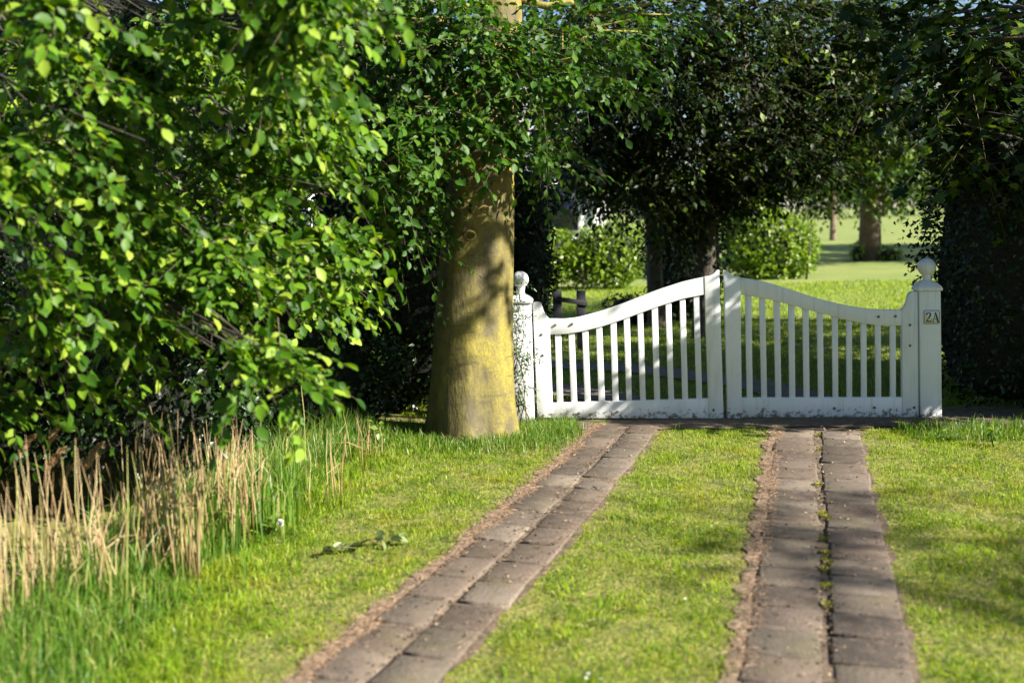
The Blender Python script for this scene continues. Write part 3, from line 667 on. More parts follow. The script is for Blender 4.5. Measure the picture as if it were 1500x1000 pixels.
# ------------------------------------------------------------------ hedges and shrubs
def hedge(name, label, cat, base, boxes, leaf, kind, mat, seed, stems, pmat=None, lump=0.25, group=None, core=0.72, pw=4.0):
    """boxes: (centre, half size, leaves); leaves thick near the outside of lumpy rounded boxes"""
    o = thing(name, label, cat, base, group); r = np.random.default_rng(seed); PP = []; NN = []
    for c, h, n in boxes:
        c = np.asarray(c, float); h = np.asarray(h, float)
        v = r.normal(size=(n, 3)); v = v / (np.abs(v) ** pw).sum(1, keepdims=True) ** (1 / pw)       # rounded box surface
        f = 1 + lump * (np.sin(v[:, 0] * 7 + c[0] * 3) * np.sin(v[:, 2] * 6 + 1) * 0.6 + np.sin(v[:, 1] * 9 + v[:, 0] * 13) * 0.35)
        depth = 1 - np.abs(r.normal(0, 0.12, n)) + r.normal(0, 0.03, n)
        p = c + v * h * (f * depth)[:, None]
        PP.append(p); NN.append(unit(v / h))
    p = np.concatenate(PP); n_ = np.concatenate(NN); k = p[:, 2] > base[2] + 0.02; p = p[k]; n_ = n_[k]; N = len(p)
    nn = unit(n_ * 0.8 + np.array([0, 0, 0.35]) + r.normal(0, 0.55, (N, 3)))
    d = unit(r.normal(0, 0.7, (N, 3)) + n_ * 0.5 + np.array([0, 0, -0.25]))
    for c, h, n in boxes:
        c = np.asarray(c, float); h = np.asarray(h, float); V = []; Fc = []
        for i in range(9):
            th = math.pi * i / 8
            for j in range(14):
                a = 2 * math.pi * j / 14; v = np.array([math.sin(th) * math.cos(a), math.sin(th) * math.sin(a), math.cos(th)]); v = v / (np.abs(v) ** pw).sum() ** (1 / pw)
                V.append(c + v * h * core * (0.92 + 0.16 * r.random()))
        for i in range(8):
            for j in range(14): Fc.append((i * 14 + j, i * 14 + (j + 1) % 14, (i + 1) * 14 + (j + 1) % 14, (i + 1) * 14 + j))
        part('dark_filler_core', V, Fc, M['core_black'], o, True)  # solid hull added to block light and keep gaps between leaves black
    link('foliage', leaves_mesh('foliage', p, d, nn, leaf * r.uniform(0.6, 1.25, N), kind, mat, np.asarray(base, float)), o, kind='stuff')
    for i in range(stems):
        c, h, n = boxes[i % len(boxes)]; c = np.asarray(c); h = np.asarray(h)
        x = c[:2] + r.uniform(-0.75, 0.75, 2) * h[:2]; top = c[2] + h[2] * 0.75
        V, Fc = tube([[x[0], x[1], base[2] - 0.05], [x[0] + r.normal(0, 0.05), x[1] + r.normal(0, 0.05), base[2] * 0.5 + top * 0.5], [x[0] + r.normal(0, 0.12), x[1] + r.normal(0, 0.12), top]], [0.03, 0.022, 0.006], 6)
        part('stem', V, Fc, M['bark_dark'], o, True)
    return o
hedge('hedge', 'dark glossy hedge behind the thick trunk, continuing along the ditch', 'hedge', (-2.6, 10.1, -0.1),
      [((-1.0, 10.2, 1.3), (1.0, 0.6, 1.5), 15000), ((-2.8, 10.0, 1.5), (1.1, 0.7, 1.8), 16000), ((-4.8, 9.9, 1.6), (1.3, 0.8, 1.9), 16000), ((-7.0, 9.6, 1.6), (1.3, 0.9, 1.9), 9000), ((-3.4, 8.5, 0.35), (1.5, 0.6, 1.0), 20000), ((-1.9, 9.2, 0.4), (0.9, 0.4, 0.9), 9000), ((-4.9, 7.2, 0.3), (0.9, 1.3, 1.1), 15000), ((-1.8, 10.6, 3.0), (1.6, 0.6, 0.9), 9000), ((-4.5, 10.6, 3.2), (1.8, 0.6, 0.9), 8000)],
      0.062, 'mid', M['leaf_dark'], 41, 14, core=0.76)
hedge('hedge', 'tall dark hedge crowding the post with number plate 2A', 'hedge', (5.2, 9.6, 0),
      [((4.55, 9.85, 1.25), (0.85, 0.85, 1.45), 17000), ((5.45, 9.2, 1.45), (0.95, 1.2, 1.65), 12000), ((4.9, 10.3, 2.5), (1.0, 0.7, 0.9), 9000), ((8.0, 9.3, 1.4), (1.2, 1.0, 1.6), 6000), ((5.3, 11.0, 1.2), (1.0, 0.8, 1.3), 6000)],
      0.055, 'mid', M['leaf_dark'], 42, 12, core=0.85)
sb = P(785, 560, 10.3); sb[2] = 0
hedge('shrub', 'dark small-leaved shrub behind the overgrown gate post', 'shrub', sb,
      [(P(776, 410, 10.4), (0.2, 0.26, 0.6), 3400), (P(770, 300, 10.5), (0.26, 0.3, 0.4), 2200)], 0.05, 'mid', M['leaf_dark'], 43, 5, lump=0.35)
b1 = G(870, 424)
hedge('bush', 'wide lime green bush on the lawn behind the left gate leaf', 'bush', b1,
      [(b1 + np.array([-0.95, 0, 0.72]), (0.7, 0.5, 0.62), 2600), (b1 + np.array([0.3, 0, 0.74]), (0.85, 0.6, 0.66), 3400)], 0.11, 'mid', M['leaf_bush'], 44, 5, pw=2.4)
b2 = G(1118, 408)
hedge('bush', 'rounded lime green bush beside the open lawn', 'bush', b2,
      [(b2 + np.array([0.15, 0, 0.7]), (1.1, 0.8, 0.85), 4200), (b2 + np.array([-0.2, 0.2, 1.25]), (0.7, 0.6, 0.75), 2000)], 0.13, 'mid', M['leaf_bush'], 45, 5, lump=0.22, pw=2.1)
b4 = P(1000, 420, 17.5); b4[2] = 0
hedge('shrub', 'dense dark shrub between the two lime green bushes', 'shrub', b4,
      [(b4 + np.array([-0.1, 0, 0.95]), (0.5, 0.5, 1.1), 3800), (b4 + np.array([0.35, 0.2, 1.0]), (0.35, 0.4, 1.0), 2200)], 0.07, 'mid', M['leaf_dark'], 48, 4, pw=2.6)
b3 = P(925, 450, 17); b3[2] = 0
hedge('shrub', 'low dark shrub on the lawn just behind the left gate leaf', 'shrub', b3, [(b3 + np.array([0, 0, 0.2]), (0.42, 0.3, 0.24), 900)], 0.06, 'mid', M['leaf_mid'], 46, 3)

# climber on the left post
cl = thing('climber', 'narrow-leaved climber growing up the white post beside the trunk', 'climbing plant', pbL + np.array([-0.06, -0.12, 0]))
r = np.random.default_rng(51); mb = MB(); bp = []; bd = []
for k in range(8):
    pts = []; x = r.uniform(-0.12, 0.02); z = 0.0; ph = r.uniform(0, 6)
    top = r.uniform(0.45, 1.2)
    for i in range(9):
        f = i / 8; pts.append(pbL + gu * (x + 0.05 * math.sin(f * 7 + ph)) + gn * (0.10 + 0.03 * r.random()) + np.array([0, 0, f * top]))
        if i > 1:
            for _ in range(4): bp.append(pts[-1] + r.normal(0, 0.025, 3)); bd.append(gu * r.normal(0.0, 0.8) + gn * 0.4 + np.array([0, 0, r.normal(0.2, 0.5)]))
    mb.add(*tube(pts, np.linspace(0.006, 0.002, 9), 5))
part('stems', mb.V, mb.F, M['twig'], cl, True, kind='stuff')
bp = np.array(bp); bd = np.array(bd)
a, tw = sprays(r, bp, bd, 0.09, 5, 0.042, 0.2, 0.8, (0, -0.6, 0.6), 0.5)
link('foliage', leaves_mesh('foliage', *a, 'lance', M['leaf_ivy'], wl(cl)), cl, kind='stuff')

# ------------------------------------------------------------------ trees behind the gate
def plain_tree(name, label, base, pts, rad, clumps, leaf, kind, mat, seed, bark, length=0.6, nleaf=10, droop=0.3, sub=0, group=None, out=None, limb_r=0.05, hollow=0.4, flare=0.12, twig=True, dens=1.0):
    o = thing(name, label, 'tree', base, group); limb_mat[0] = bark
    part('trunk', *trunk_mesh(base, pts, rad, 18, flare, seed, 30), bark, o, True)
    pz = np.array(pts)
    def lb(c):
        z = np.clip(c[2] - 0.5, pz[1][2] * 0.8, pz[-1][2] * 0.95); return np.asarray(base) + np.array([np.interp(z, pz[:, 2], pz[:, k]) for k in range(3)])
    crown('crown', o, clumps, leaf, kind, mat, seed, length, nleaf, droop, out, hollow, sub, lb, limb_r, twig=twig, dens=dens)
    return o
m1 = P(1032, 400, 15.0); m1[2] = 0
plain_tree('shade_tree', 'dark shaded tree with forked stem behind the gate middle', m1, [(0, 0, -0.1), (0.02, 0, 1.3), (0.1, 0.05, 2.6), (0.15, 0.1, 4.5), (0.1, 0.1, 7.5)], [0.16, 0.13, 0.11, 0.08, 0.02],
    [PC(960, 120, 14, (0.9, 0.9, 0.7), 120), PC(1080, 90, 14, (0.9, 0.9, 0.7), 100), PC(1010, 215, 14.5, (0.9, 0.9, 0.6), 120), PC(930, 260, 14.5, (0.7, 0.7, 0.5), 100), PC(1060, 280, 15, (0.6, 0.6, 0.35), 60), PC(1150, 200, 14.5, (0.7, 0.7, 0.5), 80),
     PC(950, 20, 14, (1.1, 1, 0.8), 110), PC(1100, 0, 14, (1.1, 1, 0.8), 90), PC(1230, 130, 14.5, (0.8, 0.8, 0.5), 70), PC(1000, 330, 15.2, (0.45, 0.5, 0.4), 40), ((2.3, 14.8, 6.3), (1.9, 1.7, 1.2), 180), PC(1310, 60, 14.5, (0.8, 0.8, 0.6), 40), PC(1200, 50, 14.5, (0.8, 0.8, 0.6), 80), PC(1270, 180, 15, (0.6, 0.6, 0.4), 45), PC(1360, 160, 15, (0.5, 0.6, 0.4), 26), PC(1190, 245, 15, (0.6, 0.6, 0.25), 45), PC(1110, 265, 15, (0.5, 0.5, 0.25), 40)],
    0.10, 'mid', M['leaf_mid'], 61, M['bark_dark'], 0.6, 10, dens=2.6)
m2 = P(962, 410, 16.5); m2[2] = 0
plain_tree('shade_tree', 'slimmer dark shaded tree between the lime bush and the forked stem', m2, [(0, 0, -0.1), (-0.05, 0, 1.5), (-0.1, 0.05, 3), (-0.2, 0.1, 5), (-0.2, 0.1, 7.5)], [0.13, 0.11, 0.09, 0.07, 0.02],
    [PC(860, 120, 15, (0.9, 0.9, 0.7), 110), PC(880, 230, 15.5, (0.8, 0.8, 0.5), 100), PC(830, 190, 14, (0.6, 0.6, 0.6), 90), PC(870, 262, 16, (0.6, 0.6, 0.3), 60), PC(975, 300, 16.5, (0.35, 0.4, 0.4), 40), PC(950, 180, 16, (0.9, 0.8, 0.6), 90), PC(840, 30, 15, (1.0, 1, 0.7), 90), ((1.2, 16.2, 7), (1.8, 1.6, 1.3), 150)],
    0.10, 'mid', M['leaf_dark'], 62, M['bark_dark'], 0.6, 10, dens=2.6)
m3 = G(1274, 381)
plain_tree('lawn_tree', 'sturdy brown-trunked tree on the lawn with leafy shoots at its foot', m3, [(0, 0, -0.1), (0.0, 0, 1.5), (0.02, 0.05, 3), (0.0, 0.1, 6), (0.1, 0.1, 10)], [0.36, 0.31, 0.29, 0.2, 0.04],
    [PC(1220, 225, 33, (2.0, 2, 1.3), 130), PC(1310, 220, 33, (2.0, 2, 1.3), 130), PC(1180, 150, 33, (2.2, 2, 1.5), 130), PC(1290, 130, 33, (2.4, 2, 1.6), 130), PC(1370, 170, 34, (2, 2, 1.6), 110), PC(1340, 260, 33, (1.3, 1.5, 0.5), 50), PC(1210, 40, 34, (2.6, 2.4, 1.8), 130), PC(1330, 30, 34, (2.6, 2.4, 1.8), 100), PC(1130, 240, 34, (1.4, 1.6, 0.9), 80)],
    0.2, 'mid', M['leaf_lawn'], 63, M['bark_far'], 1.2, 12, dens=2.0)
m4 = G(1220, 352)
plain_tree('lawn_tree', 'thin-stemmed tree standing farther off on the meadow', m4, [(0, 0, -0.1), (0.0, 0, 2), (0.1, 0, 4), (0.1, 0, 9)], [0.17, 0.14, 0.12, 0.03],
    [PC(1190, 235, 58, (2.5, 2.5, 1.5), 60), PC(1250, 250, 58, (2.2, 2.2, 1.2), 50), PC(1215, 180, 58, (3.2, 3, 2.4), 80)], 0.26, 'mid', M['leaf_mid'], 64, M['bark_far'], 1.6, 10, twig=False, dens=2)
for i, (x, y, lab) in enumerate(((24.0, 31.5, 'broad tree on the near edge of the meadow beyond the tall hedge'), (24.5, 41.0, 'broad tree farther along the meadow edge beyond the tall hedge'))):
    plain_tree('meadow_tree', lab, (x, y, 0), [(0, 0, -0.1), (0.0, 0, 3), (0.0, 0, 6), (0.0, 0, 11)], [0.4, 0.34, 0.28, 0.05],
        [((x, y - 2, 7), (2.8, 2.8, 2.2), 260), ((x, y + 2.2, 7.2), (2.8, 2.8, 2.2), 260), ((x + 0.5, y, 9.4), (2.8, 3.4, 1.6), 220), ((x, y, 5), (2.6, 4, 1.2), 200)], 0.28, 'mid', M['leaf_mid'], 73 + 7 * i, M['bark_far'], 1.4, 10, twig=False, dens=1.6)
# weeping branch ends over the meadow
m5 = P(1120, 400, 27.5); m5[2] = 0
wt = thing('weeping_tree', 'weeping tree with hanging leafy strings above the rounded bush', 'tree', m5 + np.array([0, 3, 0]))
part('trunk', *trunk_mesh(wl(wt), [(0, 0, -0.1), (0, 0, 2), (0.1, 0, 4), (0.1, 0, 7)], [0.2, 0.17, 0.14, 0.04], 14, 0.1, 4), M['bark_far'], wt, True)
r = np.random.default_rng(65); bp = []; bd = []
mb = MB()
for k in range(60):
    px = r.uniform(1075, 1215); top = P(px, r.uniform(190, 250), r.uniform(26.5, 29.5)); ln = r.uniform(0.6, 1.5) * (1.25 if 1150 < px < 1200 else 0.8)
    s0 = wl(wt) + np.array([0.1, 0, 5.2]); mb.add(*tube([s0, (s0 + top) / 2 + [0, 0, 0.6], top], [0.04, 0.025, 0.01], 5))
    for i in range(int(ln * 16)):
        bp.append(top + np.array([r.normal(0, 0.03), r.normal(0, 0.03), -ln * i / (ln * 16)])); bd.append([r.normal(0, 0.5), r.normal(0, 0.5), -0.9])
part('limbs', mb.V, mb.F, M['bark_dark'], wt, True, kind='stuff')
bp = np.array(bp); bd = unit(np.array(bd)); link('crown', leaves_mesh('crown', bp, bd, unit(r.normal(size=bp.shape)), r.uniform(0.1, 0.2, len(bp)), 'lance', M['leaf_mid'], wl(wt)), wt, kind='stuff')
# shoots at the foot of the lawn tree
hedge('shrub', 'leafy shoots growing round the foot of the sturdy lawn tree', 'shrub', m3 + np.array([0.2, -0.5, 0]),
      [(m3 + np.array([-0.5, -0.4, 0.2]), (0.2, 0.2, 0.34), 130), (m3 + np.array([0.45, -0.5, 0.14]), (0.36, 0.2, 0.26), 200)], 0.13, 'mid', M['leaf_bush'], 66, 4)

# off to the right: the big maple whose crown shades the gate and hangs into the picture
mr_ = np.array([7.0, 8.6, 0.0])
plain_tree('maple_tree', 'dark maple hanging its lobed leaves over the post numbered 2A', mr_, [(0, 0, -0.1), (-0.05, 0, 2), (-0.1, -0.1, 4), (-0.2, -0.2, 7), (-0.2, -0.2, 10)], [0.32, 0.27, 0.24, 0.16, 0.03],
    [PC(1440, 60, 9.0, (0.6, 0.6, 0.5), 36), PC(1420, 200, 9.3, (0.4, 0.4, 0.3), 24), PC(1330, 40, 9.6, (0.6, 0.6, 0.4), 36), PC(1465, 270, 9.2, (0.3, 0.3, 0.25), 14), PC(1380, 120, 9.8, (0.5, 0.5, 0.4), 30),
     ((5.1, 8.0, 1.9), (0.5, 0.4, 0.4), 130), ((5.2, 7.68, 2.7), (0.7, 0.58, 0.7), 380), ((5.2, 8.3, 5.2), (1.2, 0.9, 0.8), 200), ((5.2, 7.2, 5.6), (1.1, 0.7, 0.9), 150), ((6.6, 7.6, 6.6), (1.6, 1.3, 1.1), 220), ((5.0, 9.4, 5.6), (1.6, 1.0, 1.2), 200), ((7.4, 8.5, 8), (2, 1.8, 1.4), 200), ((8.4, 8.8, 5.4), (1.5, 1.5, 1.4), 140), ((4.3, 10.8, 5.2), (1.4, 1.2, 0.9), 160), ((7.0, 10.8, 4.8), (1.6, 1.4, 1.2), 180), ((5.4, 8.0, 7.2), (1.5, 1.4, 0.9), 180), ((5.2, 5.75, 5.3), (0.7, 0.5, 0.6), 34), ((7.0, 9.9, 3.3), (0.8, 1.0, 0.8), 200), ((7.0, 11.5, 3.1), (0.8, 0.9, 0.8), 200), ((7.4, 12.6, 2.2), (0.8, 0.6, 0.6), 100)],
    0.12, 'lobed', M['leaf_mid'], 71, M['bark_dark'], 0.6, 9, 0.4, sub=60)
# another tree off to the right behind the hedge, shading the lawn beyond the gate
m6 = np.array([9.5, 14.5, 0.0])
plain_tree('shade_tree', 'broad dark tree behind the tall hedge', m6, [(0, 0, -0.1), (0.0, 0, 2), (0.0, 0, 4), (0.0, 0, 8)], [0.3, 0.26, 0.22, 0.05],
    [((8.2, 13.2, 3.2), (1.8, 1.5, 1.2), 130), ((10, 13, 4.2), (2, 1.8, 1.5), 140), ((8.5, 15, 5.6), (2.2, 2, 1.5), 150), ((10.5, 15.5, 6.6), (2.2, 2, 1.5), 140), ((7.0, 14.5, 5.0), (1.5, 1.5, 1.0), 110)], 0.14, 'mid', M['leaf_mid'], 72, M['bark_dark'], 0.8, 10, dens=2)

plain_tree('unseen_shade_tree', 'unseen loose-crowned tree added to half-shade the right lawn', (12.6, -3.2, 0), [(0, 0, -0.1), (0, 0, 2), (0, 0, 5), (0, 0, 8)], [0.22, 0.18, 0.14, 0.03],  # out of view, crown placed towards the sun to soften light on the lawn
    [((12.0, 0.9, 6.5), (1.6, 1.25, 0.9), 90), ((12.8, 0.2, 7.3), (1.4, 1.0, 0.8), 50)], 0.12, 'mid', M['leaf_mid'], 125, M['bark_dark'], 0.8, 10, twig=False)
# unseen trees added behind the viewer to cut sky light on the gate
for i, (x, y) in enumerate(((-9, -6), (-3.5, -8), (2.0, -8.5), (7.5, -9.5))):
    plain_tree('unseen_shade_tree', 'unseen broad leafy tree added behind the viewer to block sky light', (x, y, 0), [(0, 0, -0.1), (0, 0, 2), (0, 0, 5), (0, 0, 10)], [0.35, 0.3, 0.24, 0.05],
        [((x, y, 3.2), (2.6, 2.2, 1.8), 120), ((x + 0.5, y, 6), (3, 2.4, 2), 140), ((x, y, 9), (2.4, 2.2, 1.8), 100)], 0.3, 'mid', M['leaf_mid'], 120 + i, M['bark_dark'], 1.4, 9, group='unseen trees added behind the viewer', twig=False)

# ------------------------------------------------------------------ behind the gate: drive, fence, house, far trees
dv = []
cpts = np.array([[1.9, 9.45], [1.7, 10.4], [0.9, 11.4], [-0.3, 12.1], [-2.0, 12.6], [-5, 13]])
pp, s = poly_s(cpts); q = np.linspace(0, s[-1], 40); c = at_s(pp, s, q); tn = unit(np.gradient(c, axis=0)); sd = np.stack([tn[:, 1], -tn[:, 0]], 1)
r = np.random.default_rng(3); DRIVE = []
for f0 in (-0.78, 0.78):
    V = []
    for i in range(40):
        for f in (-0.27, 0.27):
            e = c[i] + sd[i] * (f0 + f + r.uniform(-0.05, 0.05)); V.append([*e, float(gz(e[0], e[1])) + 0.02])
    DRIVE.append(c + sd * f0)
    link('drive', mesh_lists('drive', V, [(2 * i, 2 * i + 1, 2 * i + 3, 2 * i + 2) for i in range(39)], M['gravel']), kind='structure')
V = []; r2 = np.random.default_rng(17)
for i in range(40):
    q_ = GA + (GB - GA) * (0.1 + 1.15 * i / 39)
    for f in (0.40 + 0.06 * r2.random(), -0.35):
        e = q_ + gn * f; V.append([e[0], e[1], float(gz(e[0], e[1])) + 0.012])
link('bare_soil', mesh_lists('bare_soil', V, [(2 * i, 2 * i + 1, 2 * i + 3, 2 * i + 2) for i in range(39)], M['soil']), kind='structure')
fb = P(834, 470, 14.0); fb[2] = 0
fn = thing('rail_fence', 'short dark wooden rail fence on the lawn behind the left post', 'fence', fb)
def box(c, h): 
    V = [np.asarray(c) + np.array(h) * np.array([a, b_, d_]) for a in (-1, 1) for b_ in (-1, 1) for d_ in (-1, 1)]
    return V, [(0, 1, 3, 2), (4, 6, 7, 5), (0, 4, 5, 1), (2, 3, 7, 6), (0, 2, 6, 4), (1, 5, 7, 3)]
for px in (816, 851):
    t_ = P(px, 428, 14.0); part('post', *box([t_[0], t_[1], t_[2] / 2], [0.055, 0.05, t_[2] / 2 + 0.02]), M['darkwood'], fn, bevel=0.006)
ra, rb_ = P(812, 437, 13.93), P(861, 445, 13.93)
V, Fc = extrude([ra + [0, 0, .03], rb_ + [0, 0, .03], rb_ - [0, 0, .03], ra - [0, 0, .03]], np.array([0, -1, 0.]), 0.03); part('rail', V, Fc, M['darkwood'], fn, bevel=0.004)

hb = np.array([-6.5, 33.0, 0])
hs = thing('house', 'white house with grey roof half hidden behind the shrubs', 'house', hb)
part('wall', *box(hb + [4.0, 2, 1.6], [5.2, 3.0, 1.65]), M['housewall'], hs)
V = [hb + np.array(p) for p in ((-1.6, -1.4, 3.15), (9.6, -1.4, 3.15), (9.6, 5.4, 3.15), (-1.6, 5.4, 3.15), (0.6, 2, 5.6), (7.4, 2, 5.6))]
part('roof', V, [(0, 1, 5, 4), (1, 2, 5), (2, 3, 4, 5), (3, 0, 4), (3, 2, 1, 0)], M['roof'], hs)
for x in (0.5, 3.4, 6.2, 8.0):
    f = part('window', *box(hb + [x, -1.02, 1.75], [0.5, 0.05, 0.65]), M['housewall'], hs); part('pane', *box(hb + [x, -1.06, 1.75], [0.42, 0.03, 0.57]), M['glass'], f)

for i, (x, y, rr, h) in enumerate([(18, 150, 7, 9), (30, 160, 8, 11), (42, 150, 7, 8), (54, 165, 8, 11), (66, 170, 8, 10), (78, 175, 8, 11), (6, 165, 8, 10), (-8, 160, 8, 11), (-22, 150, 8, 10), (90, 180, 9, 12)]):
    plain_tree('far_tree', 'hazy dark green tree on the far edge of the meadow', (x, y, 0), [(0, 0, -0.2), (0, 0, 2), (0, 0, h * 0.9)], [0.4, 0.3, 0.05],
        [((x, y, h * 0.42), (rr * 0.8, rr * 0.8, h * 0.3), 150), ((x + 1, y, h * 0.75), (rr * 0.5, rr * 0.5, h * 0.25), 90)], 0.7, 'far', M['leaf_mid'], 80 + i, M['bark_far'], 2.5, 8, group='trees on the far edge of the meadow', twig=False, limb_r=0.12)

# ------------------------------------------------------------------ grass
def blades(name, x, y, h, wdt, mat, seed, lean=0.35, wind=(0, 0), curl=0.5, label=None, cat=None, z0=None, group=None):
    r = np.random.default_rng(seed); N = len(x); z = gz(x, y) if z0 is None else z0
    az = r.uniform(0, 2 * math.pi, N); ld = np.stack([np.cos(az), np.sin(az)], 1) * (np.abs(r.normal(0, lean, N)))[:, None] + np.asarray(wind)
    fa = r.uniform(0, 2 * math.pi, N); wv = np.stack([np.cos(fa), np.sin(fa)], 1) * (wdt / 2)[:, None]
    b0 = np.stack([x, y, z - 0.004], 1)
    m_ = b0.copy(); m_[:, :2] += ld * (h * 0.45)[:, None] * (1 - curl * 0.5); m_[:, 2] += h * 0.58
    tp = b0.copy(); tp[:, :2] += ld * h[:, None] * (1 + curl * 0.4); tp[:, 2] += h * np.clip(1.0 - 0.35 * np.linalg.norm(ld, axis=1), 0.35, 1)
    W3 = np.concatenate([wv, np.zeros((N, 1))], 1)
    V = np.stack([b0 - W3, b0 + W3, m_ + W3 * 0.8, m_ - W3 * 0.8, tp], 1).reshape(-1, 3)
    f1 = np.array([0, 1, 2, 3, 3, 2, 4]); loops = (f1[None] + (np.arange(N) * 5)[:, None]).ravel()
    tot = np.tile([4, 3], N); starts = np.concatenate([[0], np.cumsum(tot)[:-1]])
    return link(name, mesh_np(name, V, loops, starts, tot, mat), kind='stuff', label=label, cat=cat)
def clump_noise(x, y, s, ph=0):
    return 0.5 + 0.25 * (np.sin(x * s + ph + 1.3 * np.sin(y * s * 0.7)) + np.sin(y * s * 1.1 + ph * 2 + 1.7 * np.sin(x * s * 0.8 + 1)))
r = np.random.default_rng(90)
N = 400000
x = r.uniform(-3.2, 6.2, N); y = 3.3 + 6.0 * r.random(N) ** 1.1
td = track_dist(x, y); cn = clump_noise(x, y, 9) * 0.6 + clump_noise(x, y, 23, 2) * 0.4
gd = -((np.stack([x, y, 0 * x], 1) - GA) @ gn)     # depth behind the gate line
leftm = np.zeros(N)
for c_, sd__, tw__ in TRACK_CENTRES:
    o_ = np.argsort(c_[:, 1]); cx_ = np.interp(y, c_[o_, 1], c_[o_, 0]); leftm = np.where((x < cx_) & (x > cx_ - 0.8), 1.0, leftm)
# bare, clipping-strewn margin beside the tiles
edge = 0.005 + 0.035 * clump_noise(x, y, 14, 4) + leftm * (0.12 * r.random(N) ** 1.6 + 0.05 * clump_noise(x, y, 8, 6))
keep = (td > edge * r.uniform(0.2, 1.6, N) - 0.07 * (clump_noise(x, y, 17, 1) > 0.62)) & (x > bank_x(y) - 0.6) & (r.random(N) < 0.35 + 0.9 * cn) & ~((gd > -0.40 - 0.08 * clump_noise(x, y, 20)) & (x > 0.75)) & ~(gd > -0.05) & (np.hypot(x - TB[0], y - TB[1]) > 0.37) & (np.abs(x) < 0.47 * y + 2.0)
x, y, cn, td = x[keep], y[keep], cn[keep], td[keep]
h = (0.013 + 0.030 * cn) * r.uniform(0.6, 1.3, len(x)) * np.clip(0.5 + td * 3, 0.5, 1)
h *= 1 + 1.6 * np.clip((bank_x(y) + 0.35 - x) / 0.4, 0, 1)
blades('lawn_grass', x, y, h, r.uniform(0.003, 0.0058, len(x)), M['grass'], 91, 0.85, label='short sunlit lawn grass between and beside the paved tracks', cat='grass')
# clover and other broad-leaved plants, and dead thatch, in patches through the turf
for nm, lab, ct, mt, N, kd, lo, s0, s1, thr in (('clover', 'low clover and broad-leaved plants growing in patches through the lawn', 'clover', 'weed', 16000, 'mid', 0.012, 0.008, 0.022, 0.60), ('dead_thatch', 'dead straw-coloured thatch lying in patches in the lawn', 'dead grass', 'dry', 5000, 'straw', 0.012, 0.015, 0.045, 0.62)):
    xx = r.uniform(-3, 5.4, N * 4); yy = 3.5 + 5.3 * r.random(N * 4)
    kk = (clump_noise(xx, yy, 5.5, 3 if nm == 'clover' else 8) * 0.6 + clump_noise(xx, yy, 13, 5) * 0.4 > thr) & (track_dist(xx, yy) > 0.06) & (xx > bank_x(yy)) & (np.hypot(xx - TB[0], yy - TB[1]) > 0.37) & (np.abs(xx) < 0.47 * yy + 1.4)
    xx, yy = xx[kk][:N], yy[kk][:N]; n = len(xx); az = r.uniform(0, 6.28, n)
    pos = np.stack([xx, yy, gz(xx, yy) + r.uniform(lo, 0.036, n)], 1)
    link(nm, leaves_mesh(nm, pos, np.stack([np.cos(az), np.sin(az), r.normal(0, 0.2, n)], 1), np.array([0, 0, 1.]) + r.normal(0, 0.3, (n, 3)), r.uniform(s0, s1, n), kd, M[mt]), kind='stuff', label=lab, cat=ct)
# rougher grass at the trunk foot, along gate and hedge
N = 9000; x = np.concatenate([r.normal(TB[0], 0.5, N // 2), r.uniform(2.9, 4.8, N // 3), r.uniform(0.1, 0.5, N // 6)]); y = np.concatenate([r.normal(TB[1] - 0.25, 0.25, N // 2), r.uniform(8.0, 8.6, N // 3), r.uniform(8.5, 8.95, N // 6)])
k = (np.hypot(x - TB[0], y - TB[1]) > 0.36) & (track_dist(x, y) > 0.03); x, y = x[k], y[k]
blades('rough_grass', x, y, r.uniform(0.05, 0.13, len(x)), r.uniform(0.004, 0.007, len(x)), M['grass_tall'], 92, 0.5, label='rough longer grass at the foot of the thick trunk', cat='grass')
# tall bank grass
N = 25000; y = 3.2 + 5.6 * r.random(N) ** 1.25; x = bank_x(y) - 0.12 - np.abs(r.normal(0.0, 0.62, N)) + r.normal(0, 0.08, N); k = (np.abs(x) < 0.5 * y + 0.5) & (np.hypot(x - TB[0], y - TB[1]) > 0.4); x, y = x[k], y[k]
dd = bank_x(y) - x
h = np.clip(0.07 + 0.38 * np.clip(dd - 0.1, 0, 0.75), 0.06, 0.5) * r.uniform(0.5, 1.4, len(x))
blades('bank_grass', x, y, h, r.uniform(0.004, 0.010, len(x)), M['grass_tall'], 93, 0.28, (0.05, 0), 0.6, label='tall green grass growing along the ditch bank among reeds', cat='grass')
# broad green reed leaves among the dry stalks
N = 2000; px_ = r.uniform(-20, 440, N); f_ = np.clip(px_ / 480, 0, 1); py_ = 870 - 150 * f_ + r.normal(0, 26, N)
gp_ = np.array([G(a, b_) for a, b_ in zip(px_, py_)]); x, y = gp_[:, 0], gp_[:, 1]
blades('reed_leaves', x, y, r.uniform(0.2, 0.5, N), r.uniform(0.006, 0.012, N), M['grass_tall'], 95, 0.2, (0.06, 0), 0.7, label='broad green reed leaves standing among the dry stalks', cat='reeds')
# lawn behind the gate
N = 90000; y = 9.5 + 16 * r.random(N) ** 1.4; x = r.uniform(-0.1, 0.5, N) * y
dc = np.min([np.hypot(x - a[0], y - a[1]) for D_ in DRIVE for a in D_], axis=0); k = dc > 0.28; x, y = x[k], y[k]
blades('back_lawn_grass', x, y, r.uniform(0.03, 0.06, len(x)) * (0.6 + 0.04 * y), 0.006 * (0.4 + 0.06 * y), M['grass'], 94, 0.6, label='lawn grass beyond the white gate', cat='grass')
